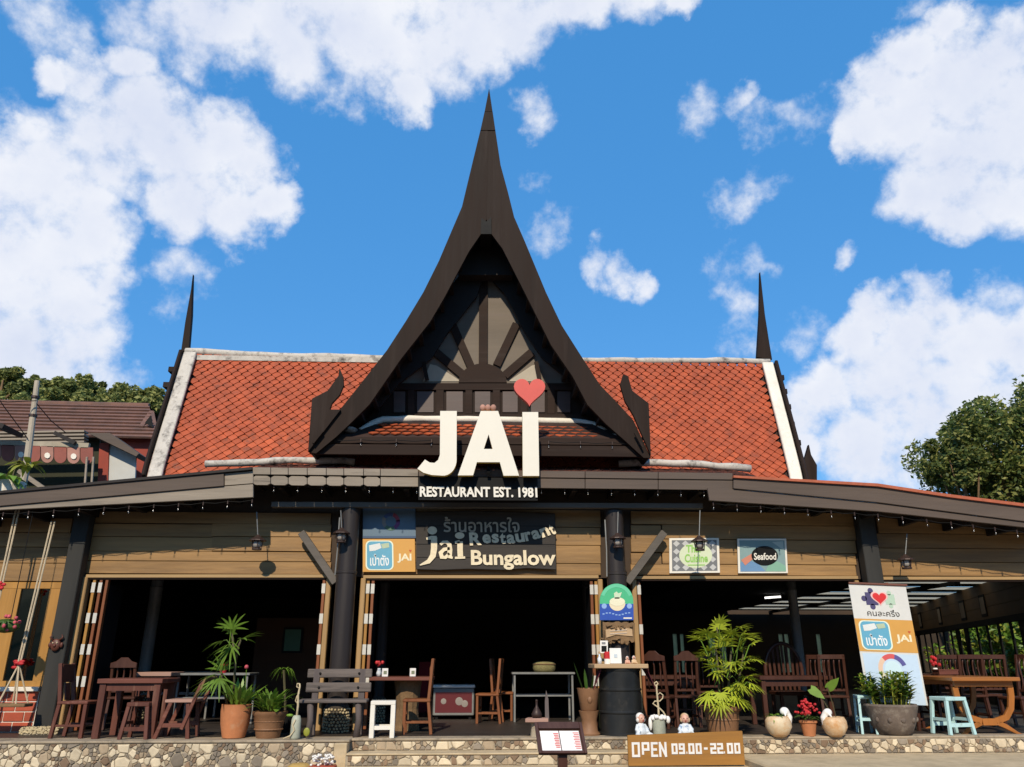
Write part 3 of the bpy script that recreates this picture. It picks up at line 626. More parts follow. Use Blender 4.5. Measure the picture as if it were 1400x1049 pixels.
obj('wall_backing', MB().prism([(r0.x, YW + .045, zl_), (r1.x, YW + .045, zl_), (r1.x, YW + .045, r1.z - .06), (r0.x, YW + .045, r0.z - .06)], (0, .06, 0)), m_intwall, bld)
def trim(x0, y0, x1, y1, h, Y, mat, d=.07): obj('lintel_trim', MB().beam(pt(x0, y0, Y), pt(x1, y1, Y), d, h), mat, bld, bev=.004)
for x0, x1, y in ((118, 452, 788), (497, 818, 789), (862, 1172, 790), (1204, 1440, 791)): trim(x0, y, x1, y, .05, YW - .02, m_frameh); trim(x0, y + 3.6, x1, y + 3.6, .025, YW - .0, m_bargeh)
# posts
def upright(name, px, py, Y, w, d, mat, ztop=3.75, z0=F):
    X = pt(px, py, Y).x; return obj(name, MB().span((X - w / 2, Y - d / 2, z0), (X + w / 2, Y + d / 2, ztop)), mat, bld, bev=.012)
upright('square_post', 84, 880, 12.68, .25, .2, m_post); upright('square_post', 1190, 770, 12.68, .27, .2, m_post)
peb_me = None
def plinth(X, Y, h, r, parent):
    obj('plinth', MB().lathe([(r, F), (r, F + h), (r * .8, F + h + .02)], (X, Y, 0), 20), M('plinth_grout', (.05, .04, .03), .9, .3, 20, .3), parent)
    pb = MB(); z = F + .02; row = 0
    while z < F + h - .01:
        n = int(2 * math.pi * r / .05)
        for k in range(n):
            a = 2 * math.pi * (k + (row % 2) * .5 + rnd.uniform(-.15, .15)) / n
            if math.sin(a) > .35: continue
            p = Vector((X + r * math.cos(a), Y + r * math.sin(a), z + rnd.uniform(-.006, .006))); q = rnd.uniform(.8, 1.1); pb.ball(p, (.022 * q, .022 * q, .02 * q), 6, 4)
        z += .042; row += 1
    obj('pebbles', pb, M('plinth_pebble', (.42, .34, .20), .7, .3, 25, .1), parent, kind='stuff', smooth=True)
def round_pole(px, py, Y, r, mat=m_pole, ph=.36, top=3.75):
    X = pt(px, py, Y).x
    o = obj('round_pole', MB().lathe([(r, F), (r, 2.72), (r * 1.06, 2.73), (r * 1.06, 2.76), (r * .97, 2.77), (r * .97, top)], (X, Y, 0), 24), mat, bld, smooth=True, auto=True)
    plinth(X, Y, ph, r * 1.15, bld); return X
XP1 = round_pole(467, 880, 12.56, .155); XP2 = round_pole(847, 880, 12.56, .155)
round_pole(200, 900, 15.5, .11, m_grsteel, .5, 3.56); round_pole(806, 900, 15.0, .1, m_pole, .5, 3.56); round_pole(1091, 880, 15.5, .09, m_grsteel, .4, 3.56); round_pole(521, 900, 14.4, .09, m_pole, .4, 3.56)
pl = MB(); X_ = pt(67, 990, 12.6).x; pl.span((X_ - .26, 12.35, F), (X_ + .26, 12.8, F + .08)); obj('plinth', pl, m_mortar, bld); pb = MB()
for k in range(190): pb.ball((X_ + rnd.uniform(-.26, .26), 12.35 + rnd.uniform(0, .3), F + .085) if k % 2 else (X_ + rnd.uniform(-.26, .26), 12.35, F + rnd.uniform(.01, .08)), (.022, .02, .018), 6, 4)
obj('pebbles', pb, M('plinth_pebble', (.42, .34, .20), .7, .3, 25, .1), bld, kind='stuff', smooth=True)
for X in (XP1, XP2): obj('pole_cable', MB().tube([(X - .16, 12.5, 3.6), (X - .155, 12.49, 3.1), (X - .165, 12.5, 2.7)], .012, 6), m_grsteel, bld)
for a, b in (((412, 728), (459, 797)), ((908, 728), (857, 797))):
    obj('brace', MB().beam(pt(*a, 12.62), pt(*b, 12.62), .115, .09, (0, 1, 0)), m_beam, bld, bev=.006)
# door jambs and folded door leaves
ZL = pt(300, 790, YW).z
def jamb(px, py, w=.09, mat=m_frame): upright('door_jamb', px, py, YW - .0, w, .14, mat, ZL)
jamb(117, 800); jamb(450, 800, .08); jamb(497, 800, .08); jamb(820, 800, .08); jamb(866, 800, .08); jamb(1170, 800, .07); jamb(1203, 795, .07)
# side lights of planks that close the gap between jamb and pole behind the poles
def leaf(px, py, ang=0, pane_glimpse=True, mat=m_leaf_door, n_h=4):
    X = pt(px, py, YW).x; o = obj('folding_door_leaf', MB().span((X - .022, YW - .02, F + .02), (X + .022, YW + .06, ZL - .03)), mat, bld, bev=.004); obj('pane', MB().span((X - .006, YW + .06, F + .1), (X + .006, YW + .6, ZL - .1)), m_black, o)
    for k in range(n_h if pane_glimpse else 0):
        z = ZL - .16 - k * (ZL - F - .4) / n_h
        obj('pane_glimpse', MB().span((X - .028, YW - .026, z - .075), (X + .028, YW - .018, z + .075)), m_glimpse, o)  # pale plates stand for bright glimpses through the folded panes
for x in (129, 138): leaf(x, 800, mat=m_gold if x == 129 else m_leaf_door)
leaf(146, 800, pane_glimpse=False)
leaf(443, 800); leaf(503.5, 800, mat=m_gold); leaf(510, 800); leaf(808.5, 800); leaf(814.5, 800, mat=m_gold); leaf(873, 800, n_h=3); leaf(1212, 797, n_h=2)
# glazed end panel over the brick base
sil = pt(40, 941, YW - .02).z
def bar(x0, y0, x1, y1, mat=m_gold, Y=YW, d=.06, name='window_frame'):
    a, b = pt(x0, y0, Y), pt(x1, y1, Y); return a, b
win = MB(); ztop = pt(40, 796, YW).z; XR = pt(84, 800, YW).x; XL = XR - 2.3
fr = obj("glazed_panel", MB().span((XL, YW, ztop - .1), (XR, YW + .06, ztop)), m_gold, bld, bev=.005); obj("bottom_rail", MB().span((XL, YW, sil + .02), (XR, YW + .06, sil + .1)), m_gold, fr, bev=.005)
for i, (o0, w) in enumerate(((.0, .16), (.60, .30), (1.35, .26), (2.06, .24))): obj('window_stile', MB().span((XR - o0 - w, YW + .002, sil + .1), (XR - o0, YW + .058, ztop - .1)), m_gold, fr)
for a, b in ((.16, .60), (.90, 1.35), (1.61, 2.06)): obj('pane', MB().span((XR - b, YW + .03, sil + .1), (XR - a, YW + .036, ztop - .1)), m_glassd, fr)
obj('window_sill', MB().span((XL, YW - .06, sil - .045), (XR - .02, YW + .02, sil + .018)), m_whitem, bld, bev=.006)
bw = obj('brick_wall', MB().span((XL, YW + .0, F), (XR - .02, YW + .15, sil - .046)), m_whitem, bld)
bh = (sil - .046 - F) / 4.0; bw_ = .30
for r in range(4):
    x = XR - .03 - (bw_ * .5 if r % 2 else .0)
    if r % 2: obj('brick', MB().span((x + .006, YW - .012, F + r * bh + .008), (XR - .03, YW + .05, F + (r + 1) * bh - .008)), m_brick, bw, bev=.004)
    while x > XL + .3:
        obj('brick', MB().span((x - bw_ + .008, YW - .012 + rnd.uniform(-.003, .003), F + r * bh + .008), (x - .006, YW + .05, F + (r + 1) * bh - .008)), m_brick, bw, bev=.004); x -= bw_
# interior
Zc = pt(300, 690, YW).z
A_, B_ = ptz(1350, 795, 3.17), ptz(1240, 832, 3.17); dv = (B_ - A_).normalized(); N0 = A_ - dv * ((A_.y - 13.15) / dv.y); E0 = A_ + dv * ((30 - A_.y) / dv.y)
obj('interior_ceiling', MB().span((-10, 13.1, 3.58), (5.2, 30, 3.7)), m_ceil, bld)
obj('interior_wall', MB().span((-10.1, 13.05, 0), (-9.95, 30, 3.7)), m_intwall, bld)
# right wing ceiling: dark slabs with translucent strips between them
XT = 9.6; m_transl = M('translucent_sheet', (.42, .38, .28), .5, .15, 2, 0, trans=.75)
def xw(y): return N0.x + dv.x / dv.y * (y - N0.y) + .25
def cpoly(name, y0, y1, z0, z1, mat):
    q = [(XT, y0), (xw(y0), y0), (xw(y1), y1), (XT, y1)]
    return obj(name, MB().prism([(x, y_, z0) for x, y_ in q], (0, 0, z1 - z0)) if z1 > z0 else MB().add([(x, y_, z0) for x, y_ in q], [(0, 1, 2, 3)]), mat, bld)
obj('wing_ceiling', MB().span((5.2, 13.1, 3.17), (XT, 30, 3.25)), m_ceil, bld); obj('ceiling_step', MB().span((5.17, 13.1, 3.17), (5.2, 30, 3.7)), m_ceil, bld); cpoly('wing_ceiling', 13.1, 17.8, 3.17, 3.25, m_ceil)
y = 17.8
while y < 29.5:
    cpoly('ceiling_batten', y + .85, y + 1.75, 3.19, 3.25, m_ceil)
    cpoly('skylight_strip', y, y + .9, 3.18, 3.18, m_transl); y += 1.7
for x in (11.2,): obj('ceiling_beam', MB().span((x, 18, 3.10), (x + .14, 30, 3.178)), m_ceil, bld)
m_frost = M('frosted_pane', (.85, .85, .62), .4, .15, 3, 0, trans=.6)
# back wall with four tall narrow lights
def wallseg(x0, x1, z0, z1, Y=30): obj('interior_wall', MB().span((x0, Y, z0), (x1, Y + .12, z1)), m_intwall, bld)
lights = sorted([(xat(a, 30, 1.4), xat(b, 30, 1.4)) for a, b in ((922, 928), (932, 937), (972, 980), (988, 995), (1068, 1074), (1076, 1082), (1120, 1126))])
wallseg(-10, 26, 0, 1.0); wallseg(-10, 26, 2.35, 3.8); x = -10
for a, b in lights:
    wallseg(x, a, 1.0, 2.35); x = b; obj('window_pane', MB().span((a, 30.05, 1.0), (b, 30.06, 2.35)), m_frost, bld)
wallseg(x, 26, 1.0, 2.35)
pa, pb = pt(352, 845, 17), pt(440, 845, 17); obj('partition', MB().span((pa.x, 17, F), (pb.x, 17.08, pa.z)), M('partition_brown', (.07, .032, .015), .8, .3, 3, .1, grain='x'), bld)
qa, qb = pt(388, 858, 16.95), pt(412, 893, 16.95); pf = obj('wall_picture', MB().span((qa.x, 16.95, qb.z), (qb.x, 16.99, qa.z)), m_black, bld); obj('picture_print', MB().span((qa.x + .04, 16.944, qb.z + .04), (qb.x - .04, 16.95, qa.z - .04)), flat('green_print', (.06, .16, .10)), pf)
obj('curtain', MB().span((pt(574, 880, 17).x, 17, F), (pt(590, 880, 17).x, 17.1, pt(574, 905, 17).z)), M('dark_red_cloth', (.22, .015, .02), .9, .3, 8, .2, grain='z'), bld)
# angled side wall of the wing: plank band, mullions, panes
nv = Vector((dv.y, -dv.x, 0))
m_sidew = M('side_wall_plank', (.16, .085, .03), .6, .25, 8, .15, grain='x')
def sidebox(name, s0, s1, z0, z1, th, mat, off=0, parent=bld):
    a = N0 + dv * s0 + nv * off; b = N0 + dv * s1 + nv * off; mb = MB()
    vs = [Vector((q.x, q.y, z)) + nv * t for q in (a, b) for t in (0, th) for z in (z0, z1)]
    mb.add(vs, [(0,1,3,2),(4,6,7,5),(0,4,5,1),(2,3,7,6),(0,2,6,4),(1,5,7,3)]); return obj(name, mb, mat, parent)
SL = (E0 - N0).length
for z in range(3): sidebox('wall_plank', 0, SL, 2.36 + z * .27, 2.62 + z * .27, .06, m_sidew)
sidebox('window_head', 0, SL, 2.22, 2.355, .12, m_black, -.03); sidebox('side_wall', 0, SL, F, 1.05, .1, m_intwall)
s = .2
while s < SL:
    sidebox('mullion', s, s + (.12 if int(s * 10) % 3 else .4), 1.05, 2.22, .03, m_black); sidebox('window_pane', s + .12, s + .95, 1.05, 2.22, .004, m_glass, .012); s += .95
for s, w, z in ((5.6, .5, 2.42), (7.6, .55, 2.42), (10.5, .45, 2.42), (13.5, .45, 2.42)):
    pf = sidebox('wall_picture', s, s + w, z, z + .5, .016, m_black, -.018); sidebox('picture_print', s + .06, s + w - .06, z + .06, z + .44, .004, flat('sepia', (.34, .25, .17)), -.023, pf)
# ---------------------------------------------------------------- lettering and flat print
def glyphs(s, bold=0.0, res=3):
    cu = bpy.data.curves.new('lettering', 'FONT'); cu.body = s; cu.offset = bold; cu.resolution_u = res
    ob = bpy.data.objects.new('lettering', cu); C.objects.link(ob); dg = bpy.context.evaluated_depsgraph_get(); dg.update()
    me = bpy.data.meshes.new_from_object(ob.evaluated_get(dg)); v = [(q.co.x, q.co.y) for q in me.vertices]; f = [list(p.vertices) for p in me.polygons]
    bpy.data.objects.remove(ob); bpy.data.curves.remove(cu); bpy.data.meshes.remove(me)
    x0, x1, y0, y1 = min(a for a, _ in v), max(a for a, _ in v), min(b for _, b in v), max(b for _, b in v)
    return [((a - x0) / (x1 - x0), (b - y0) / (y1 - y0)) for a, b in v], f, (x1 - x0) / (y1 - y0)
class Panel:                                       # a flat board: u across, v down, layers stand 2.5 mm proud of each other
    def __init__(s, tl, tr, bl, thing_, Y=None):
        s.o, s.u, s.v = (Vector(q) if Y is None else pt(*q, Y) for q in (tl, tr, bl)); s.u = s.u - s.o; s.v = s.v - s.o
        s.n = s.v.cross(s.u).normalized(); s.t = thing_
        if s.n.dot(CO - s.o) < 0: s.n = -s.n
    def at(s, u, v, l=0): return s.o + s.u * u + s.v * v + s.n * (.0025 * l)
    def board(s, name, th, mat, parent=None, bev=.004, q=(0, 0, 1, 1)):
        return obj(name, MB().prism([s.at(q[0], q[1]), s.at(q[2], q[1]), s.at(q[2], q[3]), s.at(q[0], q[3])], -s.n * th), mat, parent or s.t, bev=bev)
    def poly(s, name, uv, l, mat, parent=None):
        mb = MB(); p = [s.at(u, v, l) for u, v in uv]
        for t in tessellate_polygon([p]): pass
        mb.add(p, [list(t) for t in tessellate_polygon([p])]); return obj(name, mb, mat, parent or s.t)
    def rect(s, name, u0, v0, u1, v1, l, mat, parent=None): return s.poly(name, [(u0, v0), (u1, v0), (u1, v1), (u0, v1)], l, mat, parent)
    def asp(s): return s.u.length / s.v.length
    def disc(s, name, u, v, r, l, mat, parent=None, a0=0, a1=360, ry=None, n=28):
        ry = r * s.asp() if ry is None else ry
        return s.poly(name, [(u + r * math.cos(R(a0 + (a1 - a0) * k / n)), v - ry * math.sin(R(a0 + (a1 - a0) * k / n))) for k in range(n + (1 if a1 - a0 < 360 else 0))], l, mat, parent)
    def arc(s, name, u, v, r, w, a0, a1, l, mat, parent=None, n=16):
        k_ = s.asp(); ang = [R(a0 + (a1 - a0) * i / n) for i in range(n + 1)]
        return s.poly(name, [(u + r * math.cos(a), v - r * k_ * math.sin(a)) for a in ang] + [(u + (r - w) * math.cos(a), v - (r - w) * k_ * math.sin(a)) for a in reversed(ang)], l, mat, parent)
    def rrect(s, name, u0, v0, u1, v1, r, l, mat, parent=None):
        k_ = s.asp(); pts = []
        for cu, cv, a0 in ((u1 - r, v0 + r * k_, 0), (u0 + r, v0 + r * k_, 90), (u0 + r, v1 - r * k_, 180), (u1 - r, v1 - r * k_, 270)):
            pts += [(cu + r * math.cos(R(a0 + 15 * i)), cv - r * k_ * math.sin(R(a0 + 15 * i))) for i in range(7)]
        return s.poly(name, pts, l, mat, parent)
    def text(s, t, u0, v0, u1, v1, l, mat, bold=0.0, parent=None, raise_=0, name='lettering', fn=None):
        v, f, _ = glyphs(t, bold); mb = MB()
        mp = fn or (lambda a, b: (u0 + (u1 - u0) * a, v1 + (v0 - v1) * b))
        p = [s.at(*mp(a, b), l) for a, b in v]; mb.add(p, f)
        if raise_:
            o = len(p); q = [x + s.n * raise_ for x in p]; ed = {}
            for fc in f:
                for i in range(len(fc)):
                    e = (fc[i], fc[(i + 1) % len(fc)]); ed[e] = 1
            side = [(a, b, b + o, a + o) for (a, b) in ed if (b, a) not in ed]
            mb = MB().add(p + q, f + [[i + o for i in fc] for fc in f] + side)
        return obj(name, mb, mat, parent or s.t, fix=bool(raise_))
def heart_uv(u, v, w, h, n=36):
    out = []
    for k in range(n):
        t = 2 * math.pi * k / n; x = 16 * math.sin(t) ** 3; y = 13 * math.cos(t) - 5 * math.cos(2 * t) - 2 * math.cos(3 * t) - math.cos(4 * t)
        out.append((u + x / 32 * w, v - (y + 2.5) / 29 * h))
    return out

# ---------------------------------------------------------------- the big rooftop name sign
YJ = 11.74
sg = thing('shop_sign', 'large cream three letter rooftop sign with red heart over the entrance', 'sign', pt(655, 660, YJ))
def letter(px, hole=None, mats=None, name='letter'):
    a = P(px, YJ); h = [P(hole, YJ)] if hole else []
    return obj(name, MB().prism(a, (0, .10, 0), h, 0, 1), mats or [m_letter, m_yellow], sg)
jb = [(601.8,562),(624.5,562),(624.2,626)] + [(606 + 18.3 * math.cos(R(t)), 628 + 22.5 * math.sin(R(t))) for t in range(0, 100, 12)] + [(590,649.5),(579,646.5),(570.6,641),(581,628.5),(587.5,632.5),(594,633),(599,629),(601.4,622)]
letter(jb)
letter([(657.4,562),(681,562),(709.7,650.5),(688.5,650.5),(683.4,632),(652,632),(646.8,650),(626,650)], [(668,594),(661.4,614),(673.5,614)])
letter([(714.2,563.5),(735.8,563.5),(737.2,650.8),(714.8,650.8)])
obj('heart', MB().prism(P(heart_uv(724, 537, 43, 38), YJ - .01), (0, .1, 0)), m_heart, sg)
obj('heart_bracket', MB().beam(pt(724, 554, YJ + .05), pt(724.5, 566, YJ + .05), .04, .04), m_black, sg)
for x in (660, 667, 674.5): obj('ceramic_knob', MB().ball(pt(x, 558, YJ + .05), (.05, .05, .06), 10, 6), M('pink_clay', (.42, .22, .16), .8, .2, 9, .1), sg, smooth=True)
bkp = P([(572, 652), (735, 654), (735, 684.5), (572, 683.5)], 11.955); obj('backing_board', MB().prism(bkp, (0, .03, 0)), m_black, sg)
for x in (606, 668, 726): obj('sign_bracket', MB().beam(pt(x, 648, YJ + .12), pt(x, 640, 12.1), .05, .05), m_black, sg)
pn = Panel((574, 665.5), (734, 666.5), (574, 680), sg, 11.953)
pn.text('RESTAURANT EST. 1981', 0, 0, 1, 1, 1, m_white, .035, raise_=.02)
# charred plank sign above the entrance
ws = thing('plank_sign', 'charred black plank sign with ivory hand cut lettering above the entrance', 'sign', pt(664, 779, 12.730))
bdp = [(568,700),(640,698.5),(700,700),(759,702),(760.5,779),(720,777),(690,779.5),(640,778),(600,779.5),(569,778.5)]
obj('plank', MB().prism(P(bdp, 12.700), (0, .05, 0)), m_signbd, ws, bev=.006)
for y in (719, 744, 762): obj('plank_seam', MB().beam(pt(570, y, 12.697), pt(759, y + .5, 12.697), .006, .006), m_black, ws)
pn = Panel((568, 700), (760, 701), (568, 779), ws, 12.695)
W, H = 192, 79
def uvp(x, y): return ((x - 568) / W, (y - 700) / H)
def tx(t, x0, y0, x1, y1, bold=.03, mat=m_ivory, slope=0): 
    u0, v0 = uvp(x0, y0); u1, v1 = uvp(x1, y1); pn.text(t, u0, v0, u1, v1, 1, mat, bold, raise_=.014, fn=lambda a, b: (u0 + (u1 - u0) * a, v1 + (v0 - v1) * b + slope * a))
tx('ร้านอาหารใจ', 606, 707, 709, 728, .012, M('dim_ivory', (.42, .37, .28), .7, .2, 20, .1))
# the tall swashed name: j, a, i from strokes
def stroke(pxs, ws_, name='lettering', th=.014, Y=12.693):
    L_, Rr = [], []
    for i, (x, y) in enumerate(pxs):
        a, b = pxs[max(i - 1, 0)], pxs[min(i + 1, len(pxs) - 1)]; dx, dy = b[0] - a[0], b[1] - a[1]; l = math.hypot(dx, dy) or 1
        w = ws_[i] / 2; L_.append((x - dy / l * w, y + dx / l * w)); Rr.append((x + dy / l * w, y - dx / l * w))
    return obj(name, MB().prism(P(L_ + Rr[::-1], Y), (0, -th, 0)), m_ivory, ws)
def dot(cx, cy, rx, ry): obj('lettering', MB().prism(P([(cx + rx * math.cos(R(k * 24)), cy + ry * math.sin(R(k * 24))) for k in range(15)], 12.693), (0, -.014, 0)), m_ivory, ws)
stroke([(583, 737), (590, 735.5), (597, 735)], [3, 5, 4]); stroke([(593.5, 735), (593.5, 750), (592, 760), (586, 768), (574, 773)], [8.5, 8.5, 8, 6, 1.5]); dot(591, 725.5, 6.5, 5.5)
stroke([(602, 745), (606, 741.5), (611, 741.5), (614.5, 745), (615, 752), (615, 762), (619, 763)], [4, 4, 4.5, 6, 7, 6, 3]); stroke([(615, 750), (607, 751.5), (602.5, 756), (604, 762), (609, 762.5), (614.5, 757)], [4, 5, 6, 6, 4.5, 4])
stroke([(622, 742), (628.5, 741)], [3, 5]); stroke([(629, 740.5), (629, 752), (629.5, 762)], [7.5, 7.5, 7.5]); stroke([(622, 763), (636, 762.5)], [3, 3]); dot(628.5, 732.5, 6.5, 4.5)
RW = 'Restaurant'; wid = [.15, .105, .09, .075, .105, .115, .08, .105, .115, .06]; x = 641.0
for i, ch in enumerate(RW):
    t = (x - 641) / 113; yb = 746.5 - 6 * t - 22 * max(0, t - .45) ** 1.6 + (-2 if i in (1, 2) else 0); h = (18 if i == 0 else 12.5 if ch not in 'tt' else 15); w = wid[i] * 108; rot = -.05 - .75 * max(0, t - .45)
    u0, v0 = uvp(x, yb); cs, sn = math.cos(rot), math.sin(rot)
    def fn(a, b, x=x, yb=yb, w=w, h=h, cs=cs, sn=sn): xx, yy = a * w, -b * h; return uvp(x + xx * cs - yy * sn, yb + xx * sn + yy * cs)
    pn.text(ch, 0, 0, 1, 1, 1, m_ivory, .035, raise_=.014, fn=fn); x += w + 1.2 if i < 9 else 0
tx('Bungalow', 642, 752.5, 756, 779, .028)
# promotion posters beside it
p1 = thing('poster', 'dim blue poster with round wreath logo beside the plank sign', 'poster', pt(531, 735, 12.740), group='posters on the facade')
pn = Panel((496, 694), (568, 694), (496, 736), p1, 12.745); pn.board('sheet', .012, flat('slate_blue', (.11, .17, .23)))
for a0, c in ((0, (.30, .05, .09)), (75, (.06, .10, .25)), (150, (.24, .22, .2)), (225, (.08, .16, .10)), (300, (.18, .05, .16))): pn.arc('emblem', .53, .46, .17, .07, a0, a0 + 70, 2, flat('e%d' % a0, c))
pn.rect('print', 0, .93, 1, 1, 1, flat('navy', (.05, .09, .16)))
def jai_mini(pn, u, v, w, h, mat, l):
    pn.text('JAI', u, v, u + w, v + h, l, mat, .03); pn.poly('emblem', heart_uv(u + w * .93, v - h * .28, w * .18, h * .3, 20), l, flat('heart_dark', (.5, .09, .03)))
def wallet(pn, v0, v1, l=1):
    pn.rect('print', 0, v0, 1, v1, l, flat('promo_orange', (.60, .31, .07)))
    dv_ = v1 - v0
    pn.rrect('print', .055, v0 + .05 * dv_, .585, v1 - .05 * dv_, .09, l + 1, flat('promo_pale', (.72, .78, .62)))
    pn.rrect('print', .08, v0 + .08 * dv_, .56, v1 - .08 * dv_, .08, l + 2, flat('promo_blue', (.12, .36, .50)))
    pn.poly('print', [(.12, v0 + .2 * dv_), (.33, v0 + .13 * dv_), (.36, v0 + .28 * dv_), (.24, v0 + .36 * dv_), (.13, v0 + .38 * dv_)], l + 3, flat('promo_white', (.66, .68, .66)))
    pn.poly('print', [(.35, v0 + .16 * dv_), (.50, v0 + .12 * dv_), (.51, v0 + .26 * dv_), (.38, v0 + .30 * dv_)], l + 3, flat('promo_sage', (.42, .50, .34)))
    pn.text('เป๋าตัง', .14, v0 + .46 * dv_, .50, v0 + .82 * dv_, l + 3, flat('promo_letter', (.74, .78, .78)), .02)
    jai_mini(pn, .66, v0 + .45 * dv_, .27, .28 * dv_, flat('promo_cream', (.78, .70, .48)), l + 1)
p2 = thing('poster', 'orange poster with blue rounded square beside the plank sign', 'poster', pt(531, 782, 12.740), group='posters on the facade')
pn = Panel((496, 737), (567, 737), (496, 782), p2, 12.745); pn.board('sheet', .012, flat('promo_orange', (.60, .31, .07))); wallet(pn, 0, 1)
p3 = thing('framed_picture', 'white framed lattice picture with green lettering in a pale oval', 'picture', pt(950, 784, 12.750), group='framed pictures on the planks')
pn = Panel((915, 736), (983, 735.5), (915.5, 784), p3, 12.750); pn.board('frame', .025, m_white)
pn.rect('print', .05, .06, .95, .94, 1, flat('lattice_grey', (.16, .165, .17)))
pl_ = flat('lattice_pale', (.48, .48, .47)); nl = 5
for i in range(nl):
    for j in range(4):
        cu, cv = .14 + i * .18, .16 + j * .227
        pn.poly('lattice_diamond', [(cu - .07, cv), (cu, cv - .09), (cu + .07, cv), (cu, cv + .09)], 2, pl_)
pn.disc('print', .52, .5, .33, 3, flat('oval_pale', (.60, .66, .46)), ry=.36)
pn.text('Thai', .33, .2, .62, .42, 4, flat('fresh_green', (.25, .50, .10)), .03); pn.text('Cuisine', .30, .46, .76, .70, 4, flat('fresh_green', (.25, .50, .10)), .03); pn.rect('print', .36, .76, .70, .79, 4, flat('fresh_green', (.25, .50, .10)))
p4 = thing('framed_picture', 'white framed sea coloured picture with black seafood oval', 'picture', pt(1043, 784, 12.750), group='framed pictures on the planks')
pn = Panel((1008, 736.5), (1075, 736.5), (1009.5, 784), p4, 12.750); pn.board('frame', .025, m_white)
pn.rect('print', .04, .05, .96, .95, 1, flat('sea_grey', (.20, .30, .30))); pn.poly('print', [(.04, .95), (.04, .70), (.2, .62), (.40, .72), (.55, .95)], 2, flat('sea_blue', (.13, .25, .42))); pn.poly('print', [(.06, .62), (.30, .42), (.34, .55), (.14, .78)], 3, flat('coral', (.52, .20, .13)))
pn.poly('print', [(.55, .95), (.62, .72), (.8, .66), (.96, .8), (.96, .95)], 2, flat('sea_green', (.20, .38, .28))); pn.poly('print', [(.7, .10), (.93, .08), (.93, .34)], 2, flat('sea_pale', (.42, .50, .46)))
pn.disc('print', .54, .5, .27, 4, m_black, ry=.28); pn.text('Seafood', .32, .42, .77, .62, 5, m_white, .02)

# ---------------------------------------------------------------- leaning roll-up banner
bn = thing('banner', 'leaning white and orange promotional banner with wooden top rod', 'banner', pt(1222, 960, 12.2))
pn = Panel((1160, 798), (1238, 801), (1187, 962), bn, 12.2); pn.v *= 1.0
pn.board('cloth', .006, flat('banner_white', (.62, .61, .57)), bev=0)
a, b = pn.at(-.0, -.004, 2), pn.at(1.02, -.004, 2); obj('rod', MB().tube([a, b], .018, 8), m_redh, bn)
obj('back_leg', MB().beam(pn.at(.5, .0) + Vector((0, .03, 0)), onfloor(1235, 12.9) , .03, .03), m_black, bn)
pz = flat('puzzle_navy', (.07, .06, .14)); pzg = flat('puzzle_green', (.42, .55, .42))
def puzzle(u, v, w, mat, l):
    k = pn.asp(); pn.rect('emblem', u - w, v - w * k, u + w, v + w * k, l, mat)
    for du, dv2 in ((0, -1.25), (-1.25, 0), (0, 1.25)): pn.disc('emblem', u + du * w, v + dv2 * w * k, w * .45, l, mat)
puzzle(.36, .125, .105, pz, 1); puzzle(.68, .125, .085, pzg, 1)
pn.poly('emblem', heart_uv(.50, .125, .30, .125), 2, flat('pink_halo', (.75, .45, .42))); pn.poly('emblem', heart_uv(.50, .123, .24, .10), 3, flat('heart_red', (.60, .03, .03)))
pn.text('คนละครึ่ง', .24, .215, .80, .275, 1, flat('text_black', (.06, .055, .05)), .01)
wallet(pn, .30, .575)
pn.rect('print', .04, .59, .97, 1.0, 1, flat('sky_print', (.50, .62, .74)))
for a0, c in ((20, (.10, .09, .28)), (75, (.62, .10, .10)), (130, (.72, .5, .36)), (185, (.66, .6, .42)), (240, (.6, .5, .5)), (300, (.3, .4, .6))): pn.arc('emblem', .52, .72, .25, .075, a0, a0 + 55, 2, flat('ring%d' % a0, c))
pn.disc('emblem', .52, .72, .14, 2, flat('ring_pale', (.55, .70, .74)))

# ---------------------------------------------------------------- arched sign and bark board on the pole
ar = thing('arched_sign', 'arched green and blue food award sign fixed on the pole', 'sign', pt(843, 849, 12.36))
pn = Panel((820, 798), (865.5, 798), (820, 848), ar, 12.36); k_ = pn.asp()
arc_ = [(.5 + .5 * math.cos(R(t)), .5 * k_ - .5 * k_ * math.sin(R(t))) for t in range(0, 181, 12)]
obj('panel', MB().prism([pn.at(u, v) for u, v in [(1, 1)] + arc_ + [(0, 1)]], (0, .03, 0)), flat('award_green', (.06, .42, .20)), ar)
pn.rect('print', 0, .56, 1, 1, 1, flat('award_blue', (.02, .07, .36)))
pn.arc('print', .5, .5 * k_, .49, .10, 20, 160, 1, flat('award_leaf', (.12, .52, .30)))
pn.disc('emblem', .52, .54, .24, 2, flat('award_cream', (.72, .62, .42)), a0=180, a1=360, ry=.21); pn.disc('emblem', .52, .5, .23, 3, flat('award_food', (.74, .70, .50)), ry=.12)
pn.poly('emblem', [(.44, .42), (.42, .27), (.50, .22), (.55, .27), (.66, .24), (.62, .34), (.58, .42)], 3, flat('award_pale', (.55, .66, .46)))
for u in (.13, .88): pn.disc('emblem', u, .62, .075, 2, flat('award_lightblue', (.25, .40, .68)))
for i in range(9): pn.rect('print', .08 + i * .095, .82 - .03 * math.sin(i), .08 + i * .095 + .06, .85 - .03 * math.sin(i), 2, flat('award_lightblue', (.25, .40, .68)))
pn.rect('print', .7, .93, .95, .965, 2, m_white)
bk = thing('bark_sign', 'ragged brown bark board hanging under the arched sign', 'sign', pt(846, 880, 12.34))
rg = random.Random(3); top = [(824 + 44 * i / 12, 851 + rg.uniform(-1.2, 1.2)) for i in range(13)]; bot = [(867 - 42 * i / 14, 878 + rg.uniform(-3.4, 3.6)) for i in range(15)]
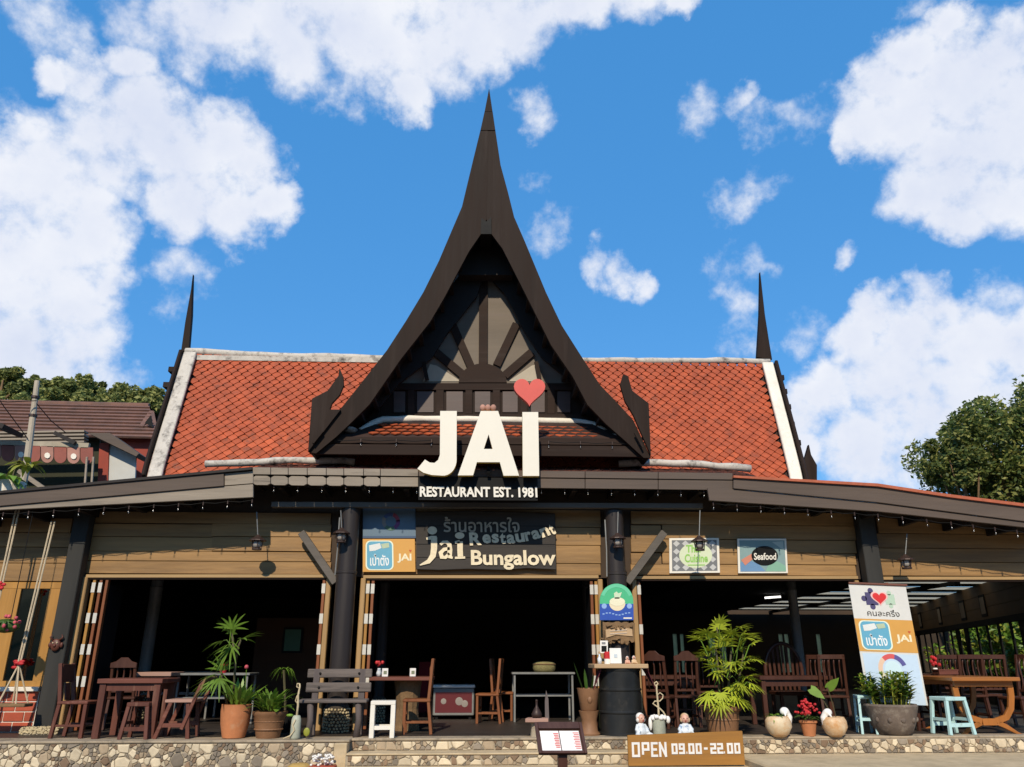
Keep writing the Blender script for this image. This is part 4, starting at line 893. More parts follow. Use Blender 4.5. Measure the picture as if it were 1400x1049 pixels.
obj('board', MB().prism(P(top + bot, 12.36), (0, .06, 0)), m_bark, bk, bev=.008)
obj('slat', MB().prism(P([(828, 861), (850, 857.5), (864, 860), (865, 870), (842, 868), (829, 872)], 12.345), (0, .013, 0)), m_boardtop, bk)
for i in range(16):
    x, y = rg.uniform(826, 864), rg.choice((rg.uniform(853, 857), rg.uniform(872, 878))); obj('bark_strip', MB().beam(pt(x, y, 12.35), pt(x + rg.uniform(-9, 9), y + rg.uniform(-2, 5), 12.33), .03, .02), m_bark, bk)
for y in (862, 866): obj('lettering', MB().beam(pt(834, y + 1, 12.342), pt(857, y - .6, 12.342), .012, .004), m_creamw, bk)
tg = thing('door_tag', 'small white door tag with black square beside the drum table', 'tag', pt(826, 893, 12.28)); pn = Panel((820.5, 876), (831, 876), (820.5, 893), tg, 12.3); pn.board('card', .006, m_creamw, bev=0); pn.rect('print', .16, .42, .84, .9, 1, m_black); pn.rect('print', .2, .12, .7, .3, 1, flat('grey_print', (.2, .2, .2)))
obj('cord', MB().tube([pt(826, 876, 12.3), pt(826, 862, 12.33)], .004, 5), m_black, tg)

# ---------------------------------------------------------------- opening hours board, made of stencil strokes
os_ = thing('opening_hours_sign', 'ochre opening hours board with white stencil lettering on the steps', 'sign', pt(938, 1047, 11.0))
op = P([(858, 1005.5), (1015, 999.5), (1019, 1046), (859.5, 1047.5)], 11.0); obj('board', MB().prism(op, (0, .04, 0)), m_open, os_, bev=.005)
obj('easel_leg', MB().beam(op[0] + Vector((.35, .05, -.1)), Vector((op[0].x + .35, 11.22, .15)), .04, .03), m_redh, os_); obj('easel_leg', MB().beam(op[1] + Vector((-.35, .05, -.1)), Vector((op[1].x - .35, 11.22, .15)), .04, .03), m_redh, os_)
SEG = {'O': [(0,0,1,0),(1,0,1,1),(1,1,0,1),(0,1,0,0)], 'P': [(0,1,0,0),(0,0,1,0),(1,0,1,.5),(1,.5,0,.5)], 'E': [(1,0,0,0),(0,0,0,1),(0,1,1,1),(0,.5,.8,.5)], 'N': [(0,1,0,0),(0,0,1,1),(1,1,1,0)],
       '0': [(0,0,1,0),(1,0,1,1),(1,1,0,1),(0,1,0,0)], '9': [(1,.5,0,.5),(0,.5,0,0),(0,0,1,0),(1,0,1,1),(1,1,0,1)], '2': [(0,.0,1,0),(1,0,1,.5),(1,.5,0,.5),(0,.5,0,1),(0,1,1,1)], '-': [(0,.5,1,.5)], '.': [(0.2,.97,.45,.97)]}
OP0, OPU, OPV = op[0], op[1] - op[0], op[3] - op[0]
def opt(x, y): u = (x - 858.5) / 158.5; v = (y - 1004 + 5 * u) / 43; return OP0 + OPU * u + OPV * v + Vector((0, -.004, 0))
def stencil(ch, x0, x1, y0, y1, w):
    mb = MB(); m_ = w / 200
    for i, (a, b, c, d) in enumerate(SEG[ch]):
        p, q = opt(x0 + (x1 - x0) * a, y0 + (y1 - y0) * b), opt(x0 + (x1 - x0) * c, y0 + (y1 - y0) * d); e = (q - p).normalized() * (w * .5 if ch == 'E' or (abs(a - c) > .9 and abs(b - d) < .1) or ch == 'N' and i == 1 else -w * .5 * (1 if ch != 'N' else -1))
        if ch in '-.': e *= 0
        mb.beam(p - e + Vector((0, -.0006 * i, 0)), q + e + Vector((0, -.0006 * i, 0)), .008, w, (0, 1, 0)) if False else mb.beam(p - e, q + e, w, .006 + .0012 * i, (0, 1, 0))
    obj('lettering', mb, m_creamw, os_, kind=None)
for ch, x0, x1 in (('O', 865, 873), ('P', 878.5, 886), ('E', 891, 897.5), ('N', 902, 909.5)): stencil(ch, x0, x1, 1015.5, 1033, .028)
for ch, x0, x1 in (('0', 919, 924.5), ('9', 929, 934.5), ('.', 936.5, 942), ('0', 942, 947.5), ('0', 952, 957.5), ('-', 962, 967), ('2', 972, 977.5), ('2', 981.5, 987), ('.', 988, 993.5), ('0', 995, 1000.5), ('0', 1005, 1010.5)): stencil(ch, x0, x1, 1017.5, 1029.5, .026)
# menu stand
YM = 6.4
ms_ = thing('menu_stand', 'dark wooden menu stand with two open menu pages at the steps', 'menu stand', onfloor(769, YM + .1, 0))
tlm, trm, brm, blm = pt(731, 989, YM + .10), pt(793.5, 989, YM + .10), pt(803, 1031, YM - .05), pt(737, 1031, YM - .05)
pn = Panel(tlm, trm, blm, ms_); pn.board('tray', .02, m_brownw)
sk = (brm - blm - (trm - tlm))
for u0, u1, v0, v1 in ((-.01, .06, 0, 1.02), (.955, 1.02, 0, 1.02), (.06, .955, 0, .22), (.06, .955, .93, 1.02)): obj('frame_rail', MB().prism([pn.at(u0, v0), pn.at(u1, v0), pn.at(u1, v1), pn.at(u0, v1)], pn.n * .02), m_brownw, ms_, bev=.003)
for u0, u1 in ((.08, .48), (.50, .92)):
    pg = pn.rect('page', u0, .28, u1, .93, 4, flat('page_white', (.74, .72, .70)))
for i in range(9): pn.rect('print', .36 + .01 * (i % 3), .36 + i * .055, .47, .39 + i * .055, 5, flat('menu_red', (.58, .10, .09)))
for i in range(10): pn.rect('print', .78 + .02 * (i % 2), .34 + i * .055, .91, .365 + i * .055, 5, flat('menu_red', (.58, .10, .09)))
cX = (blm.x + brm.x) / 2; obj('post', MB().span((cX - .035, YM - .02, .03), (cX + .035, YM + .05, blm.z + .01)), m_brownw, ms_, bev=.004); obj('foot', MB().span((cX - .22, YM - .2, 0), (cX + .22, YM + .24, .03)), m_brownw, ms_, bev=.004)

# ---------------------------------------------------------------- lanterns and light strings
def lantern(px, ytop, ylow, Y, label):
    top, low = pt(px, ytop, Y), pt(px, ylow, Y); h = .17
    t = thing('hanging_lantern', label, 'lantern', low, 0, 'lanterns hanging under the eaves')
    obj('cord', MB().tube([top, low + Vector((0, 0, h))], .008, 6), m_grsteel, t)
    obj('cap', MB().lathe([(.135, h - .045), (.13, h - .03), (.05, h + .02), (.02, h + .05)], low, 12), m_metal, t)
    obj('globe', MB().lathe([(.02, .02), (.055, .03), (.07, .07), (.065, h - .05)], low, 12), m_lampglass, t, smooth=True)
    for k in range(5): a = k * 2 * math.pi / 5; obj('cage_bar', MB().beam(low + Vector((.085 * math.cos(a), .085 * math.sin(a), h - .04)), low + Vector((.065 * math.cos(a), .065 * math.sin(a), 0)), .012, .012), m_metal, t)
    obj('base_ring', MB().lathe([(.075, -.012), (.075, .012)], low, 12), m_metal, t); return t
lantern(351, 700, 751, 12.35, 'hexagonal lantern hanging in front of planks over the palm'); lantern(466, 698, 741, 12.3, 'lantern hanging beside the top of the pole near the bench')
lantern(845, 700, 748, 12.25, 'lantern hanging above the arched green sign'); lantern(957, 698, 752, 12.1, 'lantern hanging in front of the lattice picture'); lantern(1240, 730, 777, 12.4, 'lantern with round globe hanging above the leaning banner')
bulb_me = MB().lathe([(.005, 0), (.008, -.015), (.014, -.028), (.015, -.04), (.010, -.052), (.001, -.055)], (0, 0, 0), 8).mesh('bulb', m_bulb, smooth=True)
sock_me = MB().lathe([(.006, .05), (.012, .045), (.012, -.01)], (0, 0, 0), 6).mesh('socket', m_metal)
def lights_(px, Y, label, step=.37, drop=0):
    pts = [pt(x, y, Y) for x, y in px]; fine = []
    for a, b in zip(pts, pts[1:]):
        n = max(1, round((b - a).length / step)); fine += [a.lerp(b, i / n) for i in range(n)]
    fine.append(pts[-1]); t = thing('string_lights', label, 'string lights', fine[0], 0, 'strings of bulbs along the eaves')
    w = []
    for a, b in zip(fine, fine[1:]): w += [a, a.lerp(b, .5) + Vector((0, 0, -.02))]
    obj('wire', MB().tube(w + [fine[-1]], .006, 5), m_black, t)
    for p in fine:
        place('socket', sock_me, t, Matrix.Translation(p + Vector((0, 0, -.03)))); place('bulb', bulb_me, t, Matrix.Translation(p + Vector((0, 0, -.05))))
lights_([(-30, 704), (345, 684)], YV + .05, 'bulb string under the lean-to rake above the swing'); lights_([(375, 664), (570, 666)], YV + .08, 'bulb string under the eave from the swing side to the cream letters')
lights_([(740, 667), (962, 671)], YV + .08, 'bulb string under the eave between cream letters and lattice picture'); lights_([(975, 688), (1200, 704), (1300, 715), (1420, 730)], YV + .05, 'bulb string under the lean-to rake above the banner')
lights_([(445, 601), (590, 602)], YB + .07, 'bulb string on the gable fascia beside the letter J', .6); lights_([(750, 604), (880, 606)], YB + .07, 'bulb string on the gable fascia beside the letter I', .6)
# ---------------------------------------------------------------- furniture
def px_scale(Y): return FPX / (.942 * Y - .342)
def chair_(label, loc, rz, mat, seat_mat=None, w=.42, d=.42, hs=.45, hb=.95, style='slats', name='wooden_chair', group='wooden chairs on the terrace', lean=.06, t=.042):
    """faces local -Y ; the back stands at +Y"""
    c = thing(name, label, 'chair', loc, rz, group); sm = seat_mat or mat; hw, hd = w / 2, d / 2
    def L(nm, a, b, ww=t, hh=t, m=mat): return obj(nm, MB().beam(a, b, ww, hh, (0, 1, 0.001)), m, c, local=True, bev=.004)
    obj('seat', MB().box((0, 0, hs), (w, d, .04)), sm, c, local=True, bev=.01)
    for s in (-1, 1):
        L('leg', (s * (hw - .03), -hd + .03, 0), (s * (hw - .03), -hd + .03, hs - .02)); L('leg', (s * (hw - .03), hd + .02, 0), (s * (hw - .03), hd - .03, hs - .02))
        L('back_post', (s * (hw - .03), hd - .03, hs), (s * (hw - .04), hd - .03 + lean * 1.5, hb)); L('stretcher', (s * (hw - .03), -hd + .05, .16), (s * (hw - .03), hd - .0, .16), .025, .03)
    L('stretcher', (-hw + .05, -hd + .03, .24), (hw - .05, -hd + .03, .24), .03, .025)
    yb = lambda z: hd - .03 + lean * 1.5 * (z - hs) / (hb - hs)
    if style == 'rail':
        L('back_rail', (-hw + .05, yb(hb - .13), hb - .13), (hw - .05, yb(hb - .13), hb - .13), .24, .025); L('back_slat', (0, yb(hs + .03), hs + .03), (0, yb(hb - .26), hb - .26), .12, .02)
    else:
        if style == 'crest':
            pr = [(-hw + .01, hb - .06), (hw - .01, hb - .06), (hw - .01, hb + .01), (hw * .55, hb + .035), (hw * .25, hb + .09), (-hw * .25, hb + .09), (-hw * .55, hb + .035), (-hw + .01, hb + .01)]
            obj('crest_rail', MB().prism([(x, yb(hb), z) for x, z in pr], (0, .03, 0)), mat, c, local=True, bev=.005)
        else: L('crest_rail', (-hw + .02, yb(hb), hb - .03), (hw - .02, yb(hb), hb - .03), .07, .03)
        L('lower_rail', (-hw + .05, yb(hs + .1), hs + .1), (hw - .05, yb(hs + .1), hs + .1), .04, .025)
        n = 4 if style == 'slats' else 3
        for k in range(n):
            x = (k - (n - 1) / 2) * (w - .12) / n; zz = [hs + .11 + (hb - hs - .16) * i / 5 for i in range(6)]
            obj('back_slat', MB().tube([(x, yb(z) + .025 * math.sin(math.pi * i / 2.5), z) for i, z in enumerate(zz)], .014, 5), mat, c, local=True, smooth=True)
    return c
def table_(label, loc, rz, w, d, h, mat, top_mat, name='wooden_table', group=None, leg=.07, th=.06, apron=True, cat='table', bars=False):
    t = thing(name, label, cat, loc, rz, group)
    obj('table_top', MB().box((0, 0, h - th / 2), (w, d, th)), top_mat, t, local=True, bev=.006)
    for sx in (-1, 1):
        for sy in (-1, 1): obj('leg', MB().box((sx * (w / 2 - leg / 2 - .03), sy * (d / 2 - leg / 2 - .03), (h - th) / 2), (leg, leg, h - th - .002)), mat, t, local=True, bev=.004)
    if apron:
        for sy in (-1, 1): obj('apron', MB().box((0, sy * (d / 2 - .06), h - th - .05), (w - 2 * leg - .07, .025, .09)), mat, t, local=True)
    if bars:
        for sy in (-1, 1): obj('foot_rail', MB().box((0, sy * (d / 2 - .06), .42), (w - .1, .025, .025)), mat, t, local=True)
    return t
def stool_(label, loc, rz, w, d, h, mat, leg=.05, splay=0, group='painted stools on the terrace', name='stool'):
    t = thing(name, label, 'stool', loc, rz, group); obj('seat', MB().box((0, 0, h - .025), (w, d, .05)), mat, t, local=True, bev=.006)
    for sx in (-1, 1):
        for sy in (-1, 1):
            obj('leg', MB().beam((sx * (w / 2 - leg / 2 + splay), sy * (d / 2 - leg / 2 + splay * .6), 0), (sx * (w / 2 - leg / 2), sy * (d / 2 - leg / 2), h - .05), leg, leg, (0, 1, .001)), mat, t, local=True, bev=.004)
    for sy in (-1, 1): obj('stretcher', MB().box((0, sy * (d / 2 - leg / 2 + splay * .4), .13), (w - leg - .01 + splay, .03, .05)), mat, t, local=True)
    for sx in (-1, 1): obj('stretcher', MB().box((sx * (w / 2 - leg / 2 + splay * .6), 0, .20), (.03, d - leg - .01, .04)), mat, t, local=True)
    return t
# table and chairs beside the brick wall
table_('dark red wooden table between slanted chair and brick wall', onfloor(180, 12.0), 0, .88, .7, .76, m_red, m_redh, leg=.085)
table_('small table with pale pink top behind the dark red table', onfloor(209, 13.6), 0, .55, .6, .82, m_red, m_pinkw, leg=.06)
chair_('dark red chair with solid back rail beside the charcoal post', onfloor(101, 11.95), R(88), m_red, m_redh, hb=.96, style='rail', t=.05)
chair_('dark chair with crest behind the dark red table', onfloor(166, 13.3), R(180), m_brownw, style='crest')
stool_('dark red stool pulled up under the dark red table', onfloor(188, 11.75), 0, .30, .32, .46, m_red, .05, .05, 'painted stools on the terrace')
fc = thing('folding_chair', 'dark red folding chair with slanted crossing legs beside the terracotta pot', 'chair', onfloor(246, 11.85), 0, 'wooden chairs on the terrace')
for y in (-.2, .2):
    obj('leg', MB().beam((-.27, y, 0), (-.11, y, .46), .05, .045, (0, 1, 0)), m_redh, fc, local=True, bev=.004); obj('leg', MB().beam((.08, y * 1.12, .12), (.29, y * 1.12, .74), .045, .045, (0, 1, 0)), m_redh, fc, local=True, bev=.004)
    obj('leg', MB().beam((.17, y, 0), (.12, y, .44), .05, .045, (0, 1, 0)), m_red, fc, local=True, bev=.004); obj('stretcher', MB().beam((-.22, y * .99, .17), (.15, y * .99, .17), .04, .05), m_redh, fc, local=True)
obj('seat', MB().box((.0, 0, .475), (.38, .46, .04)), m_pinkw, fc, local=True, bev=.006); obj('back_rail', MB().box((.30, 0, .70), (.03, .5, .17), Matrix.Rotation(.3, 3, 'Y')), m_bark, fc, local=True, bev=.006)
# slatted bench
bn_ = thing('bench', 'weathered grey slatted bench in front of the black pole', 'bench', onfloor(456, 11.95), R(2))
for z, y, h in ((.82, .24, .12), (.63, .20, .13)):
    obj('back_slat', MB().box((0, y, z), (.93, .04, h), Matrix.Rotation(-.1, 3, 'X')), m_greyw, bn_, local=True, bev=.01)
    for x in (-.28, .28): obj('bolt', MB().ball((x, y - .03, z + .0), .018, 6, 4), m_black, bn_, local=True)
for y in (-.17, -.02, .12): obj('seat_slat', MB().box((-.03, y, .46), (.96, .13, .04)), m_greyw, bn_, local=True, bev=.008)
for x in (-.33, .33):
    obj('leg', MB().tube([(x, -.17, 0), (x + .02, -.17, .22), (x, -.17, .44)], [.05, .042, .045], 8), m_greywz, bn_, local=True, smooth=True); obj('leg', MB().beam((x, .17, 0), (x, .25, .88), .09, .05, (0, 1, 0)), m_greywz, bn_, local=True, bev=.006)
stool_('white painted stool beside the grey bench', onfloor(522, 11.75), R(4), .34, .30, .47, m_white, .062)
stool_('pale blue stool beside the orange table', onfloor(1304, 11.85), R(12), .36, .32, .50, m_blue, .045, .05)
stool_('narrow pale blue stool half hidden by the croton pot', onfloor(1186, 12.0), R(75), .34, .2, .52, m_blue, .035, .03)
# tables and chairs inside the middle opening
tb = thing('wooden_table', 'dark red table with flower vase and napkins inside the middle opening', 'table', onfloor(548, 12.9), 0)
obj('table_top', MB().box((0, 0, .735), (.95, .8, .05)), m_redh, tb, local=True, bev=.006); obj('pedestal', MB().lathe([(.2, 0), (.19, .06), (.17, .3), (.2, .6), (.22, .708)], (.08, 0, 0), 12), m_bark, tb, local=True)
vz = thing('flower_vase', 'small vase of red flowers on the middle table', 'vase', onfloor(518, 12.85, F + .762)); obj('vase', MB().lathe([(.03, 0), (.045, .05), (.025, .11), (.03, .12)], (0, 0, 0), 10), m_floral, vz, local=True, smooth=True)
for k in range(6): obj('flower', MB().ball((rnd.uniform(-.05, .05), rnd.uniform(-.05, .05), .15 + rnd.uniform(0, .06)), .028, 6, 4), m_redfl, vz, local=True)
def napkin(label, px, Y, z): t = thing('napkin_box', label, 'napkin box', onfloor(px, Y, z), .2, 'napkin boxes on the middle table'); obj('box', MB().box((0, 0, .06), (.09, .07, .12)), m_creamw, t, local=True, bev=.004); obj('print', MB().box((0, -.036, .06), (.05, .002, .05)), flat('napkin_print', (.2, .22, .14)), t, local=True)
napkin('white napkin box beside the vase of red flowers', 526, 12.75, F + .762); napkin('white napkin box near the tall chair on the middle table', 564, 12.85, F + .762)
ch_tall = chair_('orange brown chair with tall back seen side on inside the middle opening', onfloor(569, 12.3), R(-90), m_chairw, w=.4, d=.4, hb=1.02, style='slats', lean=.03, group='dining chairs inside')
c2 = dup(ch_tall, onfloor(668, 14.2), R(-100), 'orange brown chair seen side on beside the steel table'); c3 = dup(ch_tall, onfloor(688, 14.8), R(80), 'brown chair facing the steel table from the chest freezer side')
fz = thing('chest_freezer', 'low white chest freezer with dark red printed front', 'freezer', onfloor(620, 15.3), 0)
obj('body', MB().box((0, 0, .29), (.74, .5, .46)), m_grsteel, fz, local=True, bev=.015); obj('print', MB().box((0, -.252, .28), (.66, .003, .34)), flat('freezer_red', (.10, .008, .012)), fz, local=True); obj('lid', MB().box((0, 0, .55), (.76, .52, .05)), m_creamw, fz, local=True, bev=.01)
for x, z, r in ((.1, .3, .07), (.2, .26, .06), (-.18, .3, .05)): obj('print', MB().ball((x, -.254, z), (r, .004, r), 10, 6), flat('freezer_grey', (.25, .22, .2)), fz, local=True)
for sx in (-.3, .3): obj('foot', MB().box((sx, 0, .03), (.05, .4, .06)), m_black, fz, local=True)
table_('grey steel table with wicker tray inside the middle opening', onfloor(742, 14.6), 0, 1.1, .6, .80, m_grsteel, m_grsteel, 'steel_table', 'steel tables inside', .035, .035, False, bars=True)
wk = thing('wicker_tray', 'round wicker tray standing on the steel table', 'tray', onfloor(744, 14.5, F + .80), 0); obj('basket', MB().lathe([(.02, .0), (.17, .0), (.2, .05), (.205, .13), (.19, .16), (.1, .18)], (0, 0, 0), 18), M('wicker', (.22, .19, .08), .8, .3, 30, .6), wk, local=True, smooth=True)
obj('rim', MB().tube([(.205 * math.cos(k * .3), .205 * math.sin(k * .3), .13) for k in range(22)], .012, 5), m_bark, wk, local=True)
table_('pale edged steel table behind the tall lady palm', onfloor(290, 14.0), 0, 1.2, .6, .80, m_grsteel, m_grsteel, 'steel_table', 'steel tables inside', .035, .035, False, bars=True)
table_('steel table behind the dark red table and chairs', onfloor(240, 15.6), 0, 1.3, .6, .80, m_grsteel, m_grsteel, 'steel_table', 'steel tables inside', .035, .035, False, bars=True)
# behind the big palm and the banner
table_('dark wooden dining table behind the big lady palm', onfloor(900, 13.9), 0, 1.2, .7, .76, m_brownw, m_brownw, group='dark dining tables inside')
crest = chair_('brown chair with crested back beside the curly driftwood vase', onfloor(938, 13.3), R(180), m_brownw, hb=1.05, style='crest', group='dining chairs inside', name='crest_chair')
dup(crest, onfloor(905, 13.1), R(150), 'brown crested chair right beside the black oil drum'); dup(crest, onfloor(970, 15.0), R(175), 'brown crested chair behind the leaves of the big palm')
table_('dark wooden dining table with round backed chair behind it', onfloor(1085, 13.4), 0, 1.2, .7, .76, m_brownw, m_brownw, group='dark dining tables inside')
fan_c = thing('round_back_chair', 'large dark chair with round slatted back above the dark dining table', 'chair', onfloor(1086, 14.2), 0)
obj('seat', MB().box((0, 0, .46), (.6, .5, .06)), m_brownw, fan_c, local=True, bev=.01)
obj('back_hoop', MB().tube([(.33 * math.cos(R(a)), .22, .80 + .48 * math.sin(R(a))) for a in range(-20, 201, 10)], .035, 7), m_brownw, fan_c, local=True, smooth=True)
for k in range(7): x = -.24 + .08 * k; obj('back_slat', MB().beam((x, .22, .5), (x * 1.05, .22, .80 + .46 * math.sqrt(max(0, 1 - (x / .33) ** 2))), .04, .02, (0, 1, 0)), m_brownw, fan_c, local=True)
for sx in (-.25, .25):
    for sy in (-.2, .2): obj('leg', MB().box((sx, sy, .215), (.05, .05, .43)), m_brownw, fan_c, local=True)
slat_c = chair_('brown chair with wavy slats beside the heart leaf plant', onfloor(1142, 13.2), R(170), m_brownw, hb=1.08, style='slats', group='slat backed chairs inside', name='slat_chair', w=.46)
for px, Y, rz, lb in ((1118, 14.2, 185, 'brown slat chair half hidden by the heart leaf stalks'), (1262, 12.6, 100, 'orange brown slat chair beside the croton pot'), (1330, 13.3, 180, 'brown slat chair behind the orange table'), (1362, 13.6, 175, 'brown slat chair behind the far end of the orange table'), (1404, 12.5, -80, 'orange brown slat chair at the outer end of the orange table'), (1300, 14.0, 178, 'brown slat chair far behind the pale blue stool')):
    dup(slat_c, onfloor(px, Y), R(rz), lb)
table_('dark table beside the foot of the leaning banner', onfloor(1262, 13.7), 0, 1.0, .7, .78, m_brownw, m_brownw, group='dark dining tables inside')
ot = thing('orange_table', 'orange varnished table with curved lyre shaped legs', 'table', onfloor(1330, 12.3), R(-2))
obj('table_top', MB().box((0, 0, .74), (1.0, 1.2, .055)), m_orangeh, ot, local=True, bev=.008)
for y in (-.48, .48):
    obj('apron', MB().box((0, y, .675), (.86, .05, .07)), m_orangeh, ot, local=True)
    for s in (-1, 1):
        pts = [(s * .41, y, .64), (s * .40, y, .50), (s * .36, y, .34), (s * .27, y, .22), (s * .10, y, .165)]; L_ = []; R_ = []
        for i, p in enumerate(pts):
            a, b = Vector(pts[max(i - 1, 0)]), Vector(pts[min(i + 1, 4)]); d = (b - a).normalized(); nn = Vector((d.z, 0, -d.x)) * .042; L_.append(Vector(p) + nn); R_.append(Vector(p) - nn)
        obj('leg', MB().prism(L_ + R_[::-1], (0, .05, 0)), m_orangew, ot, local=True, bev=.006)
        pts = [(s * .16, y, .17), (s * .26, y, .12), (s * .40, y, .02), (s * .46, y, .0), (s * .36, y, .0), (s * .22, y, .07), (s * .10, y, .12)]; obj('foot', MB().prism(pts, (0, .045, 0)), m_orangew, ot, local=True, bev=.005)
    obj('leg_joint', MB().box((0, y + .02, .16), (.20, .05, .09)), m_orangew, ot, local=True)
bx = thing('serving_box', 'small brown wooden box on the table behind the croton pot', 'box', onfloor(1293, 13.0, F + .78), 0); obj('box', MB().box((0, 0, .03), (.32, .2, .06)), m_redh, bx, local=True, bev=.004); obj('lid', MB().box((0, 0, .07), (.33, .21, .02)), m_redh, bx, local=True)
vz = thing('flower_vase', 'vase of red flowers beside the leaning banner', 'vase', onfloor(1280, 13.2, F + .78)); obj('vase', MB().lathe([(.03, 0), (.05, .05), (.03, .1)], (0, 0, 0), 10), m_creamw, vz, local=True, smooth=True)
for k in range(8): obj('flower', MB().ball((rnd.uniform(-.06, .06), rnd.uniform(-.05, .05), .14 + rnd.uniform(0, .13)), .032, 6, 4), m_redfl, vz, local=True)
ft = thing('fluorescent_lamp', 'short lit tube lamp on the dark ceiling behind the palm', 'lamp', pt(1056, 817, 22)); obj('tube', MB().beam(pt(1046, 817.5, 22), pt(1067, 816, 22), .07, .05), Memit('tube_light', (1, .97, .9), 2.2), ft); obj('housing', MB().beam(pt(1044, 815, 22.05), pt(1069, 813.5, 22.05), .1, .05), m_black, ft)

# ---------------------------------------------------------------- oil drum counter
D = onfloor(850, 12.0); dr = thing('oil_drum_table', 'black oil drum carrying a pale wooden board top', 'drum table', D)
prof = [(.29, .01), (.31, .0), (.31, .03), (.298, .04), (.298, .28), (.312, .295), (.312, .31), (.298, .325), (.298, .58), (.312, .595), (.312, .61), (.298, .625), (.298, .85), (.31, .86), (.31, .885), (.29, .89)]
obj('drum', MB().lathe(prof, (0, 0, 0), 36), m_barrel, dr, local=True, smooth=True, auto=True); obj('board_top', MB().box((-.02, -.02, .92), (.78, .62, .06)), m_boardtop, dr, local=True, bev=.008)
for x in (-.3, .36): obj('cloth_corner', MB().prism([(x, -.25, .888), (x + .12 * (1 if x > 0 else -1), -.2, .60), (x, .1, .885)], (.01, .0, 0)), M('maroon_cloth', (.09, .012, .02), .9, .2, 20, .2), dr, local=True)
zt_ = F + .95
cd = thing('card', 'white framed menu card standing on the drum table', 'card', onfloor(842, 11.9, zt_)); obj('frame', MB().box((0, 0, .11), (.17, .02, .215), Matrix.Rotation(-.12, 3, 'X')), m_creamw, cd, local=True, bev=.004); obj('print', MB().box((0, -.0135, .11), (.05, .002, .05), Matrix.Rotation(-.12, 3, 'X')), flat('card_print', (.45, .52, .56)), cd, local=True)
bt = thing('bottle', 'small glass bottle at the edge of the drum table', 'bottle', onfloor(820, 11.95, zt_)); obj('body', MB().lathe([(.03, 0), (.034, .07), (.012, .11), (.012, .14)], (0, 0, 0), 10), m_floral, bt, local=True, smooth=True); obj('cap', MB().lathe([(.015, .14), (.015, .17)], (0, 0, 0), 8), m_boardtop, bt, local=True)
rb = thing('tin', 'red and white tin on the drum table', 'tin', onfloor(831, 11.95, zt_)); obj('body', MB().lathe([(.05, 0), (.05, .07)], (0, 0, 0), 12), m_creamw, rb, local=True); obj('wrap', MB().lathe([(.051, .07), (.055, .15), (.03, .17)], (0, 0, 0), 8), m_redfl, rb, local=True)
def figurine(label, loc, s, mats, rz=0, group=None, name='figurine'):
    t = thing(name, label, 'figurine', loc, rz, group); m = MB()
    m.ball((0, 0, .07 * s), (.085 * s, .075 * s, .075 * s)); m.ball((0, .0, .13 * s), (.06 * s, .055 * s, .07 * s))
    for k in (-1, 1):
        m.tube([(k * .05 * s, 0, .16 * s), (k * .09 * s, -.02 * s, .10 * s), (k * .07 * s, -.07 * s, .07 * s)], [.028 * s, .026 * s, .022 * s], 8); m.tube([(k * .05 * s, 0, .04 * s), (k * .10 * s, -.06 * s, .035 * s), (k * .11 * s, -.11 * s, .03 * s)], [.04 * s, .035 * s, .026 * s], 8)
    b = obj('body', m, mats[0], t, local=True, smooth=True); rm = b.modifiers.new('one surface', 'REMESH'); rm.mode = 'VOXEL'; rm.voxel_size = .010 * s; rm.use_smooth_shade = True
    h = MB(); h.ball((0, -.01 * s, .24 * s), (.058 * s, .056 * s, .065 * s)); h.ball((0, -.066 * s, .235 * s), .012 * s, 6, 4); h.tube([(0, 0, .17 * s), (0, 0, .21 * s)], .03 * s, 8)
    for k in (-1, 1): h.ball((k * .057 * s, 0, .24 * s), .016 * s, 6, 4)
    hd = obj('head', h, mats[1], t, local=True, smooth=True); rm = hd.modifiers.new('one surface', 'REMESH'); rm.mode = 'VOXEL'; rm.voxel_size = .008 * s; rm.use_smooth_shade = True
    for k in (-1, 1): obj('eye', MB().ball((k * .022 * s, -.062 * s, .25 * s), .007 * s, 6, 4), m_black, t, local=True)
    obj('mouth', MB().ball((0, -.062 * s, .213 * s), (.016 * s, .006 * s, .004 * s), 6, 4), m_redfl, t, local=True)
    hr = MB(); hr.ball((0, .012 * s, .262 * s), (.061 * s, .056 * s, .055 * s)); 
    for k in (-1, 1): hr.ball((k * .05 * s, .0, .225 * s), (.022 * s, .03 * s, .035 * s), 8, 5)
    obj('hair', hr, mats[2], t, local=True, smooth=True); return t
figurine('seated white haired figurine in blue floral dress tilted beside the drum', onfloor(877, 11.55), 1.0, (m_floral, m_skin, m_creamw), R(25), 'floral figurines behind the opening hours board')
figurine('seated pink faced figurine in blue floral dress beside the driftwood vase', onfloor(938, 11.55), .98, (m_floral, m_skin, m_cream), R(-5), 'floral figurines behind the opening hours board')
figurine('tiny pink figurine on the drum table beside the card', onfloor(858, 11.85, zt_), .34, (m_skin, m_skin, m_creamw), 0, 'tiny figurines on the drum'); figurine('tiny pink figurine nearest the edge of the drum table', onfloor(867, 11.85, zt_), .36, (m_cream, m_skin, m_creamw), 0, 'tiny figurines on the drum')
